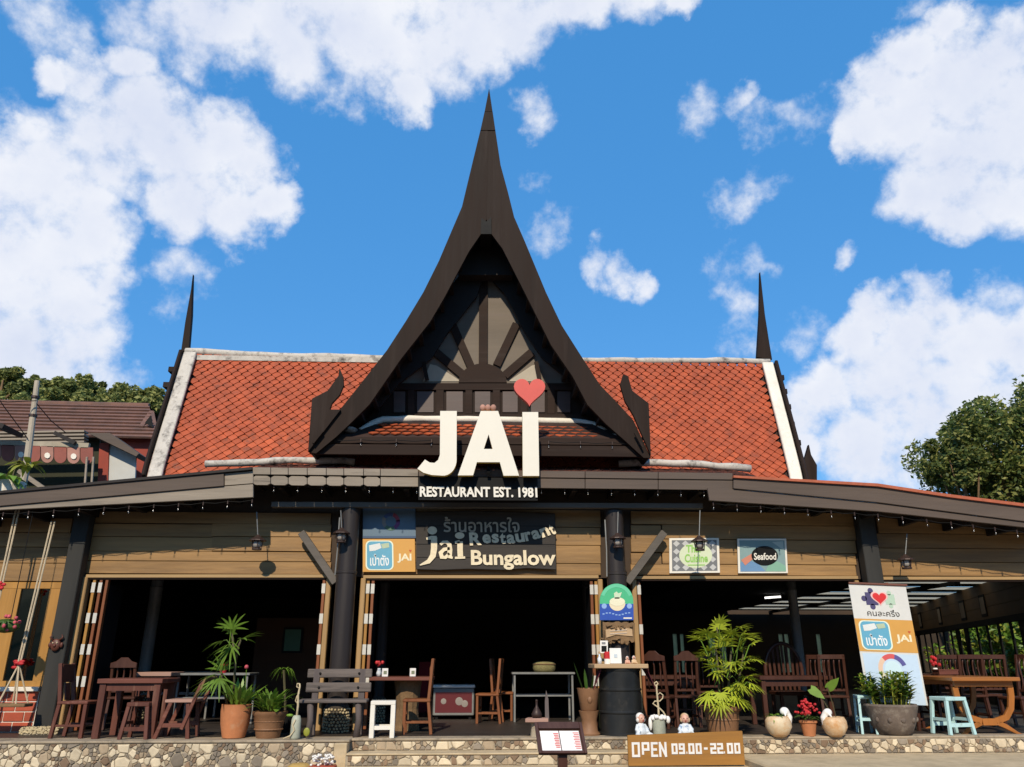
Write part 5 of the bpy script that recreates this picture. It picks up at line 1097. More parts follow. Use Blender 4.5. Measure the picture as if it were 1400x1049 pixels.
# driftwood vases
def curly(t, pts, r=.016): return obj('driftwood', MB().tube(pts, [r * (1 - .35 * i / len(pts)) for i in range(len(pts))], 7), m_driftw, t, local=True, smooth=True)
dv1 = thing('driftwood_vase', 'pale curly driftwood standing in a white shell edged vase', 'vase', onfloor(902, 11.6)); obj('vase', MB().lathe([(.085, 0), (.09, .1), (.085, .22), (.075, .23)], (0, 0, 0), 14), m_greyglz, dv1, local=True, smooth=True, auto=True)
sh = MB(); 
for k in range(9): a = k * .7; sh.ball((.085 * math.cos(a), .075 * math.sin(a), .25 + .012 * math.sin(k * 2.3)), (.04, .035, .03), 8, 5)
sh.ball((-.12, 0, .17), (.03, .03, .09), 8, 6); sh.ball((.13, 0, .22), (.035, .03, .05), 8, 6); obj('shell_rim', sh, m_creamw, dv1, local=True, smooth=True)
curly(dv1, [(0, 0, .2), (.005, 0, .35), (0, 0, .5), (-.005, 0, .62), (.0, 0, .68)]); curly(dv1, [(.12, 0, .24), (.07, .0, .32), (.03, 0, .36), (-.03, -.01, .40), (-.07, 0, .43), (-.04, 0, .46), (.03, .0, .46), (.075, 0, .50), (.08, 0, .54), (.04, 0, .57), (0, 0, .54)], .011); curly(dv1, [(0, 0, .66), (.02, 0, .69), (.0, 0, .715), (-.03, 0, .70), (-.025, 0, .67), (0, 0, .64)], .011)
dv2 = thing('driftwood_bottle', 'grey green bottle vase with curly driftwood beside the brown planter', 'vase', onfloor(403, 11.52)); obj('bottle', MB().lathe([(.065, 0), (.07, .03), (.066, .24), (.05, .29), (.03, .3)], (0, 0, 0), 14), m_greyglz, dv2, local=True, smooth=True)
curly(dv2, [(0, 0, .28), (.005, 0, .42), (-.005, 0, .55), (.008, 0, .66), (.0, 0, .70)]); curly(dv2, [(0, 0, .44), (-.035, 0, .48), (-.02, 0, .54), (.01, 0, .58)], .009); curly(dv2, [(0, 0, .64), (-.035, 0, .66), (-.03, 0, .70), (.0, 0, .70)], .01); curly(dv2, [(.0, -.07, .25), (-.03, -.072, .18), (-.0, -.072, .12), (-.05, -.075, .05), (-.14, -.07, .015)], .012)
obj('leaf', MB().ball((.15, 0, .09), (.045, .01, .055), 10, 6), m_leafy, dv2, local=True, smooth=True); obj('leaf', MB().ball((-.09, -.02, .3), (.05, .03, .02), 8, 5), m_leafg, dv2, local=True, smooth=True)
# gourd on a stump
gd = thing('gourd_stump', 'dark gourd ornament on a flat wooden slab beside the menu stand', 'ornament', onfloor(737, 11.75)); obj('stump', MB().lathe([(.07, 0), (.06, .1), (.065, .19)], (-.05, 0, 0), 10), m_mortar, gd, local=True); obj('slab', MB().prism([(-.2, -.12, .19), (.12, -.14, .19), (.15, .1, .19), (-.15, .12, .19)], (0, 0, .05)), m_pinkw, gd, local=True, bev=.006)
obj('gourd', MB().lathe([(.02, .24), (.065, .25), (.075, .29), (.05, .34), (.03, .37), (.016, .40), (.018, .46), (.022, .47), (.01, .48)], (-.03, 0, 0), 14), m_metal, gd, local=True, smooth=True); obj('pointed_slat', MB().prism([(.09, .02, .0), (.15, .02, .0), (.14, .02, .48), (.11, .02, .60), (.09, .02, .45)], (0, .02, 0)), m_greywz, gd, local=True)
# swing and hanging basket near the brick wall
YSW = 12.25
swg = thing('swing', 'wooden plank swing on cream ropes with red bows beside the brick wall', 'swing', pt(10, 965, YSW))
s0, s1 = pt(-62, 962, YSW), pt(40, 962, YSW); obj('seat', MB().span((s0.x, YSW - .12, s0.z - .045), (s1.x, YSW + .12, s0.z)), m_bark, swg, bev=.008)
for tx_, kx, ky, e0, e1 in (((71, 722), 26, 908, 3, 33), ((22, 706), -22, 906, -60, -32)):
    top = pt(*tx_, YSW); kn = pt(kx, ky, YSW)
    for o in (-.03, .03): obj('rope', MB().tube([top + Vector((o * .8, 0, .1)), kn + Vector((o * .55, 0, 0))], .013, 6), m_rope, swg)
    for e, yy in ((e0, -.1), (e1, .1), (e0 + 9, .1), (e1 - 6, -.1)): obj('rope', MB().tube([kn, Vector((pt(e, 962, YSW).x, YSW + yy, s0.z))], .012, 6), m_rope, swg)
    bw2 = MB()
    for k in range(12): bw2.ball(kn + Vector((rnd.uniform(-.075, .075), rnd.uniform(-.05, .03), rnd.uniform(-.05, .04))), (.045, .02, .022), 7, 5)
    obj('bow', bw2, m_redfl, swg, smooth=True)
p = pt(3, 802, YSW - .02); bw3 = MB()
for k in range(5): bw3.ball(p + Vector((rnd.uniform(-.05, .05), 0, rnd.uniform(-.06, .06))), (.035, .02, .025), 7, 5)
obj('bow', bw3, m_redfl, swg, smooth=True)
# ---------------------------------------------------------------- plants
pr = random.Random(21)
def blade(mb, c, d, L, w, droop, up=Vector((0, 0, 1)), n=4, fold=.0):
    d = d.normalized(); s = d.cross(up)
    if s.length < .05: s = d.cross(Vector((0, 1, 0)))
    s.normalize(); prof = [.35, .95, 1.0, .7, .05] if n == 4 else [.3, 1, .8, .05]
    vs = []
    for i in range(n + 1):
        t = i / n; p = c + d * (L * t) + Vector((0, 0, -droop * L * t * t)); vs += [p - s * w * prof[i] / 2, p + s * w * prof[i] / 2]
    mb.add(vs, [(2 * i, 2 * i + 1, 2 * i + 3, 2 * i + 2) for i in range(n)])
def fan(c, ax, L, n, spread, w, droop=.25):
    mb = MB(); ax = ax.normalized(); s = ax.cross(Vector((0, 0, 1)))
    if s.length < .1: s = Vector((1, 0, 0))
    s.normalize(); nrm = s.cross(ax)
    for k in range(n):
        a = R(spread) * ((k + .5) / n - .5); d = ax * math.cos(a) + s * math.sin(a) + nrm * pr.uniform(-.08, .12)
        blade(mb, c, d, L * (1 - .22 * abs(a) / R(spread / 2)) * pr.uniform(.9, 1.05), w, droop * pr.uniform(.6, 1.5), nrm)
    return mb
def lady_palm(t, fans, stems, mat, L=.26, n=8, w=.032, spread=200):
    for x, y, Y, ax in fans:
        c = pt(x, y, Y); a = Vector(ax) if ax else Vector((pr.uniform(-1, 1), pr.uniform(-1.0, .2), pr.uniform(-.1, .8)))
        obj('leaf', fan(c, a, L * pr.uniform(.85, 1.15), n + pr.choice((-1, 0, 1)), spread * pr.uniform(.85, 1.1), w), mat, t, fix=False)
        b = c - a.normalized() * .16 + Vector((0, 0, -.14)); obj('petiole', MB().tube([b, c - a.normalized() * .05, c], [.008, .006, .004], 5), m_leafg, t)
    for pts in stems: obj('cane', MB().tube([pt(*q) for q in pts], [.02, .016, .012][:len(pts)] if len(pts) == 3 else .016, 7), m_stem, t, smooth=True)
def pot(t, loc, prof, mat, wob=None, soil=True, n=26):
    obj('pot', MB().lathe(prof, loc, n, wob=wob), mat, t, smooth=True, auto=True)
    if soil: obj('soil', MB().lathe([(.001, prof[-1][1] - .03), (prof[-1][0] * .97, prof[-1][1] - .031)], loc, 16), m_soil, t)
# tall sparse lady palm in the terracotta pot
o = onfloor(319, 11.75); t = thing('potted_palm', 'tall thin lady palm in a plain terracotta pot', 'potted plant', o)
pot(t, o, [(.13, 0), (.15, .01), (.19, .18), (.205, .34), (.20, .41), (.205, .425), (.19, .43), (.18, .41)], m_terra)
F1 = [(318, 868, 11.7, (-.3, -.3, 1)), (312, 862, 11.75, (-.5, -.2, .6)), (316, 860, 11.65, (.1, -.3, 1.2)), (330, 874, 11.7, (1, -.2, .5)), (313, 880, 11.6, (-.9, -.3, -.5)), (316, 884, 11.7, (-.3, -.6, -.9)), (305, 876, 11.8, (-1, 0, -.2)), (303, 917, 11.75, (.1, -.3, 1)), (298, 921, 11.7, (-.9, -.3, -.2)), (293, 930, 11.65, (-.8, -.5, -.7)), (300, 928, 11.6, (.1, -.6, -.6)), (288, 926, 11.8, (-1, -.1, -.5))]
lady_palm(t, F1, [[(318, 972, 11.75), (322, 905, 11.75), (317, 866, 11.7)], [(312, 972, 11.75), (306, 940, 11.75), (302, 916, 11.75)], [(322, 905, 11.75), (326, 884, 11.72), (330, 874, 11.7)]], m_leafg, L=.33, n=8, spread=160, w=.03)
def bushy(t, c, r, n, mat, L, w, droop=.5, up=.6, name='leaf'):
    for k in range(n):
        a = 2 * math.pi * k / n + pr.uniform(-.3, .3); d = Vector((math.cos(a), math.sin(a), pr.uniform(up * .4, up * 1.9))); mb = MB()
        blade(mb, Vector(c) + Vector((r * math.cos(a) * pr.random(), r * math.sin(a) * pr.random(), pr.uniform(0, .06))), d, L * pr.uniform(.7, 1.15), w * pr.uniform(.8, 1.2), droop * pr.uniform(.5, 1.3)); obj(name, mb, mat, t, fix=False)
bushy(t, pt(325, 968, 11.72), .14, 60, m_leafg, .42, .05, .25, 1.6)
obj('flower', MB().ball(pt(337, 912, 11.7), .03, 8, 5), m_pinkfl, t, smooth=True); obj('flower_stem', MB().tube([pt(334, 965, 11.72), pt(337, 914, 11.7)], .005, 5), m_leafg, t)
# brown bowl planter
o = onfloor(366, 11.75); t = thing('potted_plant', 'leafy green plant in a wide brown bowl planter', 'potted plant', o)
pot(t, o, [(.15, 0), (.16, .02), (.19, .15), (.215, .28), (.235, .30), (.24, .335), (.21, .34), (.2, .31)], m_brownpot)
for z in (.1, .2): obj('rib', MB().lathe([(.178 + z * .1, z), (.188 + z * .1, z + .012), (.18 + z * .1, z + .024)], o, 24), m_brownpot, t)
bushy(t, o + Vector((0, 0, .33)), .15, 64, m_leafg, .46, .05, .45, 1.3); bushy(t, o + Vector((.12, -.05, .36)), .08, 8, m_leafg, .22, .09, .5, .4)
o2 = onfloor(388, 12.6); t = thing('potted_plant', 'slender plant with a drooping grassy crown behind the bowl planter', 'potted plant', o2)
pot(t, o2, [(.1, 0), (.13, .2), (.13, .21)], m_black); tp = pt(388, 916, 12.6)
obj('stem', MB().tube([o2 + Vector((0, 0, .18)), o2.lerp(tp, .5) + Vector((.02, 0, 0)), tp], .018, 6), m_stem, t)
for k in range(30):
    a = pr.uniform(0, 6.28); mb = MB(); blade(mb, tp + Vector((pr.uniform(-.05, .05), 0, 0)), Vector((math.cos(a), math.sin(a) * .8, pr.uniform(.3, 1.1))), pr.uniform(.2, .33), .022, 1.1); obj('leaf', mb, m_leafg, t, fix=False)
rp = thing('red_pot', 'small red pot on the steel table behind the tall palm', 'pot', onfloor(305, 13.8, F + .80)); obj('pot', MB().lathe([(.05, 0), (.07, .13), (.075, .14)], ORG[rp.name], 12), m_redfl, rp)
for k in range(5): mb = MB(); blade(mb, ORG[rp.name] + Vector((0, 0, .13)), Vector((pr.uniform(-1, 1), pr.uniform(-1, 1), 1)), .2, .03, .4); obj('leaf', mb, m_leafg, rp, fix=False)
# the big bright lady palm
o = onfloor(989, 11.95); t = thing('potted_palm', 'big bushy yellow green lady palm in a scalloped brown pot', 'potted plant', o)
pot(t, o, [(.20, 0), (.21, .02), (.235, .2), (.25, .31), (.285, .33), (.29, .38), (.25, .385), (.24, .35)], m_brownpot, wob=lambda a, i: .035 * math.cos(a * 11) if i in (4, 5, 6) else 0, n=66)
obj('pot_band', MB().lathe([(.236, .19), (.246, .2), (.24, .215)], o, 30), m_brownpot, t)
F2 = []
for x, y in ((962, 866), (985, 852), (1010, 858), (1000, 868), (975, 872), (1020, 868), (955, 874), (1028, 880), (990, 884), (1010, 888), (970, 890), (1022, 898), (965, 896), (985, 905), (1005, 905), (1018, 912), (995, 915), (978, 912), (1022, 925), (1005, 928), (1012, 940), (1026, 938), (985, 948), (1005, 952), (968, 952), (990, 960), (1016, 958), (1000, 940)):
    for q in range(2):
        a = Vector(((x - 992) / 38 + pr.uniform(-.6, .6), pr.uniform(-1.1, -.1), (905 - y) / 70 + pr.uniform(-.3, .6))); F2.append((x + q * pr.uniform(-9, 9), y + q * pr.uniform(-8, 8), 11.9 + pr.uniform(-.25, .25), a))
lady_palm(t, F2, [[(984, 968, 11.95), (982, 915, 11.95), (978, 880, 11.95)], [(994, 968, 11.9), (998, 910, 11.9), (1002, 862, 11.9)], [(990, 968, 12.05), (986, 900, 12.05), (980, 858, 12.0)], [(1000, 968, 12.0), (1010, 930, 12.0), (1018, 885, 12.0)]], m_palm, L=.235, n=10, w=.028, spread=205)
# croton in the stone pot
o = onfloor(1223, 11.8); t = thing('potted_croton', 'dense yellow green croton in a mossy round stone pot', 'potted plant', o)
pot(t, o, [(.20, 0), (.24, .02), (.30, .15), (.35, .33), (.365, .385), (.35, .41), (.32, .41), (.31, .37)], m_stonepot, n=32)
for k in range(5):
    a = -math.pi / 2 + (k - 2) * .55; obj('pot_relief', MB().ball(o + Vector((.31 * math.cos(a), .31 * math.sin(a), .21)), (.04, .018, .04), 8, 5), m_stonepot, t, smooth=True)
for k in range(58):
    a = pr.uniform(0, 6.28); rr = .29 * math.sqrt(pr.random()); b = o + Vector((rr * math.cos(a), rr * math.sin(a), .38)); tip = b + Vector((math.cos(a) * pr.uniform(.02, .16), math.sin(a) * .1, pr.uniform(.18, .50)))
    obj('stem', MB().tube([b, tip], .008, 5), m_leafy, t); mt = pr.choice((m_leafg, m_leafy, m_leafd, m_leafg))
    mb = MB()
    for j in range(14):
        aa = j * 2.4; d = Vector((math.cos(aa), math.sin(aa), pr.uniform(.2, 1.1))); blade(mb, b.lerp(tip, .35 + .65 * j / 14), d, pr.uniform(.11, .19), .05, .3, n=3)
    obj('leaf_whorl', mb, mt, t, fix=False)
# egg and duck planters, flower pot
def duck(label, px, s, flip, leafy):
    o = onfloor(px, 11.58); t = thing('duck_planter', label, 'planter', o, 0, 'duck shaped ceramic planters'); 
    pr_ = [(.07, 0), (.11, .03), (.155, .12), (.15, .2), (.125, .25), (.10, .255), (.11, .2), (.10, .1), (.001, .08)]
    obj('body', MB().lathe([(r * s, z * s) for r, z in pr_], o, 24, sx=1.12, wob=lambda a, i: (.10 * math.sin(2 * a + .5) if i in (3, 4, 5) else 0)), m_cream, t, smooth=True)
    k = -1 if flip else 1; h = MB(); h.tube([o + Vector((k * .12 * s, 0, .14 * s)), o + Vector((k * .145 * s, -.01, .24 * s)), o + Vector((k * .11 * s, -.02, .31 * s))], [.055 * s, .05 * s, .045 * s], 10); h.ball(o + Vector((k * .09 * s, -.03, .31 * s)), (.065 * s, .05 * s, .055 * s)); h.tube([o + Vector((k * .09 * s, -.05, .31 * s)), o + Vector((k * .07 * s, -.10, .25 * s))], [.028 * s, .008], 8)
    hd = obj('head', h, m_creamw, t, smooth=True); rm = hd.modifiers.new('one surface', 'REMESH'); rm.mode = 'VOXEL'; rm.voxel_size = .011; rm.use_smooth_shade = True
    obj('soil', MB().lathe([(.001, .21 * s), (.10 * s, .21 * s)], o, 12), m_soil, t)
    if leafy: bushy(t, o + Vector((-.04, 0, .22 * s)), .08, 22, m_leafg, .14, .04, .6, .5)
    return t, o
duck('cream duck planter with small green leaves beside the red flower pot', 1066, 1.05, False, True)
t, o = duck('orange cream duck planter with two tall heart shaped leaves', 1143, 1.0, True, False)
for (sx, sy), (x, y), rot in (((1140, 985), (1124, 955), .5), ((1144, 985), (1131, 940), -.6)):
    a, b = pt(sx, sy, 11.6), pt(x, y, 11.6); obj('leaf_stalk', MB().tube([a, a.lerp(b, .5) + Vector((.01, 0, 0)), b], .007, 5), m_stem, t)
for cx, cy, rot in ((1113, 945, 2.3), (1136, 938, .75)):
    c = pt(cx, cy, 11.6); pts = []
    for u, v in ((0, .17), (.05, .07), (.065, -.02), (.045, -.075), (0, -.05), (-.045, -.075), (-.065, -.02), (-.05, .07)):
        pts.append(c + Vector((u * math.cos(rot) + v * math.sin(rot), -.25 * v, -u * math.sin(rot) + v * math.cos(rot) * .9)))
    obj('heart_leaf', MB().prism(pts, (0, .004, 0)), m_leafg, t)
o = onfloor(1107, 11.65); t = thing('flower_pot', 'small brown pot crowded with red flowers between the duck planters', 'potted plant', o)
pot(t, o, [(.08, 0), (.11, .17), (.125, .175), (.125, .2), (.105, .2)], m_terra)
for k in range(70):
    a = pr.uniform(0, 6.28); rr = pr.uniform(0, .17); p = o + Vector((rr * math.cos(a), rr * math.sin(a), .24 + .22 * pr.random() * (1 - rr * 2.6) + .04))
    obj('flower', MB().ball(p, (.022, .022, .018), 6, 4), m_redfl, t) if k < 55 else None
bushy(t, o + Vector((0, 0, .2)), .1, 20, m_leafd, .16, .035, .5, .6)
# snake plant in a tall stacked planter
o = onfloor(806, 11.95); t = thing('snake_plant', 'snake plant in a brown pot stacked on a brown pedestal beside the drum', 'potted plant', o)
obj('pedestal', MB().lathe([(.15, 0), (.155, .02), (.12, .06), (.11, .2), (.14, .3), (.145, .32)], o, 20), m_brownpot, t, smooth=True, auto=True)
obj('pot', MB().lathe([(.11, .32), (.12, .33), (.16, .6), (.165, .62), (.15, .62), (.14, .58), (.001, .57)], o, 20, sx=1.0), m_brownpot, t, smooth=True, auto=True); obj('pot_relief', MB().ball(o + Vector((0, -.135, .47)), (.035, .02, .05), 8, 5), m_brownpot, t, smooth=True)
for dx, L, tilt in ((-.07, .42, -.35), (-.02, .3, -.1), (.05, .26, .15), (.02, .22, .3)):
    mb = MB(); blade(mb, o + Vector((dx, 0, .58)), Vector((tilt, -.1, 1)), L, .06, -.02); obj('leaf', mb, m_leafd, t, fix=False)
# hanging pink flowers and mask on the post
c = pt(14, 850, 12.1); t = thing('hanging_flowers', 'hanging basket of pink flowers in front of the glazed panel', 'flower basket', c)
obj('basket', MB().ball(c + Vector((-.05, 0, -.06)), (.2, .12, .1), 12, 7), m_leafd, t); obj('cord', MB().tube([c, Vector((c.x, c.y, 3.6))], .006, 5), m_black, t)
for k in range(22): obj('flower', MB().ball(c + Vector((pr.uniform(-.3, .2), pr.uniform(-.16, -.02), pr.uniform(-.13, .09))), .028, 7, 5), m_pinkfl, t, smooth=True)
bushy(t, c + Vector((-.05, 0, -.05)), .12, 24, m_leafd, .16, .05, .7, .3)
c = pt(76, 882, 12.55); t = thing('wall_mask', 'small carved red brown mask on the charcoal post', 'mask', c); mk = MB(); mk.ball(c, (.075, .035, .09), 12, 8); mk.ball(c + Vector((0, -.03, -.01)), .025, 8, 5)
for k in (-1, 1): mk.tube([c + Vector((k * .05, 0, .07)), c + Vector((k * .09, -.01, .11)), c + Vector((k * .07, -.01, .15))], [.02, .014, .006], 6); mk.ball(c + Vector((k * .085, 0, 0)), (.025, .02, .04), 6, 5)
obj('face', mk, m_red, t, smooth=True)
for k in (-1, 1): obj('eye', MB().ball(c + Vector((k * .03, -.032, .03)), .012, 6, 4), m_driftw, t)
# two small painted pots at the foot of the terrace
o = Vector((xat(440, 11.15, .15), 11.2, 0)); t = thing('red_planter', 'red brick coloured block planter at the foot of the terrace', 'planter', o); obj('block', MB().span(o + Vector((-.19, -.14, 0)), o + Vector((.17, .1, .17))), m_brick, t, bev=.01)
fl_ = MB()
for k in range(60): fl_.ball(o + Vector((pr.uniform(-.16, .13), pr.uniform(-.08, .08), .18 + pr.uniform(0, .11))), (.02, .02, .016), 6, 4)
obj('white_flowers', fl_, m_creamw, t, kind='stuff', smooth=True)
o = Vector((xat(408, 11.1, .15), 11.15, 0)); t = thing('yellow_pot', 'ochre yellow rounded stone pot at the foot of the terrace', 'pot', o); obj('pot', MB().lathe([(.12, 0), (.16, .08), (.15, .17), (.1, .2), (.001, .2)], o, 16), M('ochre_stone', (.42, .27, .08), .85, .3, 12, .4), t, smooth=True)

# ---------------------------------------------------------------- trees, hill and the neighbouring house
def crown(mb_list, c, rx, ry, rz, n, leaf, lumps, rg):
    """leaf sized faces gathered in clumps through an uneven crown"""
    cl = []
    while len(cl) < lumps:
        d = Vector((rg.gauss(0, 1), rg.gauss(0, 1), rg.gauss(0, 1))).normalized(); q = rg.uniform(.45, 1.0)
        cl.append((Vector((d.x * rx * q, d.y * ry * q, d.z * rz * q)), rg.uniform(.16, .34) * (rx + rz) / 2))
    for k in range(n):
        b, r = rg.choice(cl); d = Vector((rg.gauss(0, 1), rg.gauss(0, 1), rg.gauss(0, 1))).normalized(); p = Vector(c) + b + d * r * rg.uniform(.55, 1.05)
        a = Vector((rg.gauss(0, 1), rg.gauss(0, 1), rg.gauss(0, .6))).normalized(); s = a.orthogonal().normalized(); s = (Matrix.Rotation(rg.uniform(0, 6.28), 3, a) @ s) * leaf * rg.uniform(.6, 1.3)
        mb_list[rg.randrange(len(mb_list))].add([p - a * leaf * .5, p + s * .28, p + a * leaf * .7, p - s * .28], [(0, 1, 2, 3)])
m_tr = [M('tree_leaf_dark', (.08, .12, .03), .6, .35, .8, 0, trans=.35), M('tree_leaf_mid', (.14, .18, .04), .6, .35, .8, 0, trans=.35), M('tree_leaf_light', (.28, .28, .07), .6, .35, .8, 0, trans=.35)]
m_hl = [M('hill_leaf_dark', (.12, .15, .045), .7, .3, .3, 0, trans=.35), M('hill_leaf_mid', (.22, .25, .07), .7, .3, .3, 0, trans=.35), M('hill_leaf_light', (.36, .36, .11), .7, .3, .3, 0, trans=.35)]
def tree(label, base, h, r, n, leaf, mats, lumps, seed, group, rzf=.8):
    rg = random.Random(seed); t = thing('tree', label, 'tree', base, 0, group); cz = h - r * rzf
    obj('trunk', MB().tube([base, base + Vector((.1, 0, cz * .5)), base + Vector((0, 0, cz + r * .3))], [r * .11, r * .08, r * .03], 8), m_bark, t)
    for k in range(5): a = k * 1.26; obj('limb', MB().tube([base + Vector((0, 0, cz * .6)), base + Vector((r * .6 * math.cos(a), r * .6 * math.sin(a), cz + r * .2 * math.sin(k)))], [r * .05, r * .015], 6), m_bark, t)
    mbs = [MB(), MB(), MB()]; crown(mbs, base + Vector((0, 0, cz)), r, r, r * rzf, n, leaf, lumps, rg)
    all_ = MB()
    for i, m in enumerate(mbs): all_.add(m.v, m.f, i)
    obj('crown', all_, mats, t, fix=False); return t
c = pt(1372, 640, 27); tree('large dense evergreen tree beyond the lean-to roof', Vector((c.x + .3, 27, 0)), pt(1372, 530, 27).z, 2.9, 30000, .17, m_tr, 70, 5, 'trees', .95)
c = pt(1316, 660, 26); tree('lower dark bush tree beside the large evergreen', Vector((c.x, 26.0, 0)), pt(1316, 592, 26).z, 1.25, 6000, .15, m_tr, 34, 6, 'trees', .95)
# shrubs outside the side windows of the wing
for i, s in enumerate((4.5, 6.6, 8.8, 11.2, 13.6, 16)):
    q = N0 + dv * s + nv * (2.0 if nv.x > 0 else -2.0); rg = random.Random(40 + i); t = thing('shrub', ('broad shrub outside the nearest side window', 'pale shrub outside the second side window', 'dark shrub outside the side windows near the sepia picture', 'tall shrub outside the middle side windows', 'shrub outside the far side windows', 'shrub outside the farthest side window')[i], 'shrub', Vector((q.x, q.y, 0)), 0, 'shrubs outside the side windows')
    al = MB(); mbs = [MB(), MB(), MB()]; crown(mbs, Vector((q.x, q.y, 1.6)), 1.4, 1.3, 1.4, 2000, .2, 18, rg)
    for k, m in enumerate(mbs): al.add(m.v, m.f, k)
    obj('foliage', al, [m_leafg, m_leafg, m_leafy], t, fix=False); obj('stem', MB().tube([(q.x, q.y, 0), (q.x, q.y, 1.4)], .06, 6), m_bark, t)
# hill with trees along its brow
hz = pt(100, 552, 62).z; hx = pt(90, 552, 62).x; mb = MB(); NX, NY = 24, 14
vs = []
for j in range(NY + 1):
    for i in range(NX + 1):
        u, v = i / NX * 2 - 1, j / NY * 2 - 1; vs.append((hx + 45 * u, 72 + 24 * v, max(-.5, (hz + 1.2) * math.exp(-(u * 1.5) ** 2 - (v * 1.4) ** 2 * 1.0) - .5 + rnd.uniform(-.3, .3) * 0)))
mb.add(vs, [(j * (NX + 1) + i, j * (NX + 1) + i + 1, (j + 1) * (NX + 1) + i + 1, (j + 1) * (NX + 1) + i) for j in range(NY) for i in range(NX)])
tag(obj('hill', mb, M('hill_ground', (.05, .06, .025), .9, .4, .4, .3), smooth=True), kind='structure')
hl = ('bushy tree on the hill brow at the edge of the photo', 'bright green tree on the hill brow left of the concrete pole', 'round tree on the hill brow behind the concrete pole', 'dark tree on the hill brow above the brown tiled roof', 'tall dark tree in the middle of the hill brow', 'olive tree on the hill brow beside the rounded tree', 'broad rounded tree on the hill brow nearest the restaurant roof', 'tree low on the hill behind the neighbouring gable')
for i, (px, ytop, rpx) in enumerate(((8, 503, 30), (34, 512, 26), (68, 517, 24), (95, 516, 24), (122, 515, 23), (150, 524, 24), (190, 523, 32), (222, 545, 26))):
    Y = 62 + (i % 3) * 3; top = pt(px, ytop, Y); r = rpx / FPX * (top - CO).length; zb_ = hz - 2.5; tree(hl[i], Vector((top.x, Y, zb_)), top.z - zb_, r, 4200, .34, m_hl, 26, 60 + i, 'trees along the hill brow', .8)
mbs = [MB(), MB(), MB()]; rg = random.Random(9)
for px in range(-40, 260, 22): q = pt(px, 558, 60); crown(mbs, q, 2.2, 1.5, 1.6, 700, .42, 8, rg)
al = MB()
for k, m in enumerate(mbs): al.add(m.v, m.f, k)
tag(obj('undergrowth', al, m_hl, fix=False), kind='stuff', label='scrub covering the hill below the tree crowns')
# neighbouring house
YN = 22.0
nh = thing('neighbouring_house', 'red walled house with faded brown tiled roof and scalloped awning next door', 'house', (pt(110, 620, YN).x, YN, 0))
e0, e1, k0, k1 = pt(-60, 594, YN), pt(214, 600, YN), pt(-60, 549, YN + 2.2), pt(204, 555, YN + 2.2)
m_nr = M('faded_roof_tile', (.17, .085, .06), .85, .3, 9, .4, stain=(.085, .06, .05), stain_at=.6, stain_w=.15, stain_scale=2)
nr = 10
for i in range(nr):
    a, b = i / nr, (i + 1.12) / nr; q = [e0.lerp(k0, a), e1.lerp(k1, a), e1.lerp(k1, b), e0.lerp(k0, b)]; up = Vector((0, -.04, .05)); q2 = [q[0] + up, q[1] + up, q[2], q[3]]
    obj('tile_course', MB().add(q + q2, [(4, 5, 6, 7), (0, 3, 2, 1), (0, 1, 5, 4), (0, 4, 7, 3), (1, 2, 6, 5)]), m_nr, nh)
obj('ridge_tile', MB().tube([k0, k1], .09, 7), m_nr, nh); obj('roof', MB().add([e0, e1, k1, k0, (e0.x, YN + 5, e0.z), (e1.x, YN + 5, e1.z)], [(0, 1, 2, 3), (3, 2, 5, 4)]), m_rafter, nh)
obj('gable_trim', MB().beam(pt(193, 585, YN + .6), pt(207, 564, YN + 1.8), .12, .12), m_nr, nh); obj('gable_trim', MB().beam(pt(207, 564, YN + 1.8), pt(212, 590, YN + .6), .12, .12), m_nr, nh); obj('gable_vent', MB().prism(P([(198, 578), (206, 568), (209, 585)], YN + .55), (0, .05, 0)), m_black, nh)
m_nw = M('red_house_wall', (.28, .05, .03), .8, .25, 3, .1)
sheet('wall', [(165, 596), (216, 598), (205, 668), (165, 668)], YN + .3, .2, m_nw, nh); sheet('wall_panel', [(148, 606), (186, 620), (184, 668), (146, 668)], YN - 1.0, .06, M('grey_white_wall', (.46, .46, .43), .8, .12, 3, .1), nh); sheet('corner_post', [(136, 606), (149, 606), (147, 668), (133, 668)], YN - 1.05, .15, m_nw, nh)
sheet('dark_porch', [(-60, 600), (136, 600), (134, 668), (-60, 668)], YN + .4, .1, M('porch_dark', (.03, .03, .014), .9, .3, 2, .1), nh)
obj('awning_slope', MB().prism([pt(120, 592, YN - 1.4), pt(150, 592, YN - 1.4), pt(190, 620, YN - 1.4), pt(186, 624, YN - 1.4)], (0, .9, 0)), m_eaved, nh)
for i in range(4): obj('awning_sheet', MB().beam(pt(-60, 594 + i * 4.5, YN - .6 - i * .25), pt(118, 591 + i * 4.8, YN - .6 - i * .25), .26, .05), m_eave, nh)
obj('awning_beam', MB().beam(pt(-60, 604, YN - 1.75), pt(122, 610, YN - 1.75), .1, .14), M('pale_trim', (.36, .31, .23), .8, .3, 4, .2), nh)
for i, x in enumerate(range(-52, 124, 18)):
    y0 = 606 + (x + 60) * .033; a = [(x, y0), (x + 17, y0 + .5)] + [(x + 8.5 + 8.5 * math.cos(R(k)), y0 + 14 + 9 * math.sin(R(k))) for k in range(0, 181, 20)]
    sheet('scallop', a, YN - 1.8, .03, M('faded_red_trim', (.24, .075, .055), .8, .3, 4, .1) if i % 2 else M('faded_pink_trim', (.34, .17, .13), .8, .3, 4, .1), nh)
    if i % 2 == 0: sheet('scallop_hole', [(x + 8.5 + 4 * math.cos(R(k)), y0 + 13 + 4 * math.sin(R(k))) for k in range(0, 360, 40)], YN - 1.83, .02, m_plasterl, nh)
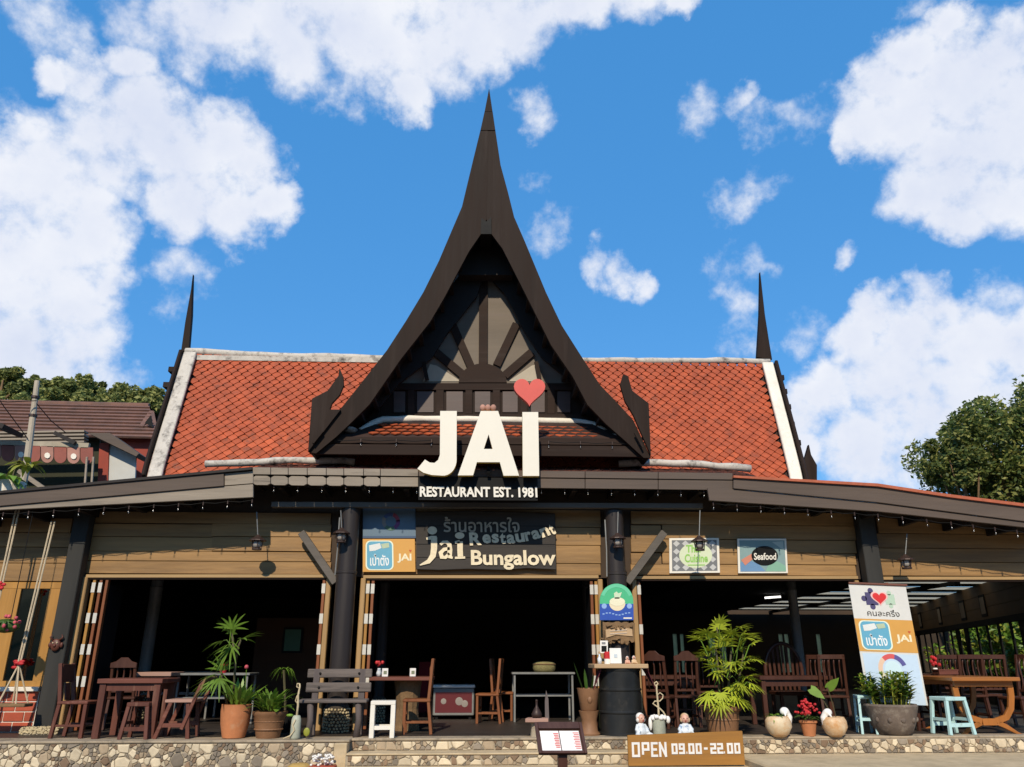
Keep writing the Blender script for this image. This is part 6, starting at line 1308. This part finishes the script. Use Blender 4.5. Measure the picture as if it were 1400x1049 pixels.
for a, b in (((75, 592), (103, 606)), ((20, 640), (60, 668))): obj('prop', MB().beam(pt(*a, YN - 1.9), pt(*b, YN - 1.9), .1, .1), m_rafter if a[1] < 600 else m_eave, nh)
for x in (117, 126): obj('thin_post', MB().beam(pt(x + 2, 625, YN - 1.9), pt(x - 1, 668, YN - 1.9), .045, .045), m_eave, nh)
obj('porch_roof_edge', MB().beam(pt(-60, 560, YN - 2.5), pt(18, 590, YN - 2.5), .9, .12), m_rafter, nh)
YPp = 16.5; po = thing('utility_pole', 'slender pale concrete pole in front of the brown tiled roof', 'pole', (pt(40, 640, YPp).x, YPp, 0)); b = pt(36, 640, YPp); tp = pt(51, 521, YPp)
obj('shaft', MB().tube([(b.x, YPp, 0), (b.x, YPp, b.z), (tp.x, YPp, tp.z)], [.085, .075, .055], 10), M('pale_concrete', (.40, .34, .26), .85, .2, 9, .3), po)
for y in (545, 570): q = pt(51 - (y - 521) * .126, y, YPp); obj('band', MB().tube([q, q + Vector((0, 0, .05))], .085, 10), m_metal, po)
wl = thing('overhead_cable', 'thin black overhead cables crossing the neighbouring roof', 'cable', pt(-20, 530, 15)); 
for a, b in (((-30, 500), (38, 600)), ((-30, 545), (50, 548)), ((50, 552), (90, 592))): A, B = pt(*a, 15.5), pt(*b, 16.4); obj('cable', MB().tube([A, A.lerp(B, .5) + Vector((0, 0, -.05)), B], .010, 5), m_black, wl)
# leafy climber at the frame edge above the lean-to
c = pt(18, 640, 15.2); t = thing('climber', 'pale green leafy climber below the concrete pole', 'plant', Vector((c.x, 15.2, c.z - .6)), 0)
obj('pot', MB().lathe([(.22, -.75), (.28, -.3), (.28, -.28)], c, 14), m_plasterl, t); bushy(t, c + Vector((-.1, 0, -.3)), .3, 34, m_leafg, .5, .15, .8, .6); bushy(t, pt(40, 625, 15.3) + Vector((0, 0, -.2)), .12, 16, m_leafy, .35, .12, .9, .5)
obj('stem', MB().tube([c + Vector((0, 0, -.4)), c + Vector((.1, 0, .2))], .03, 6), m_stem, t)
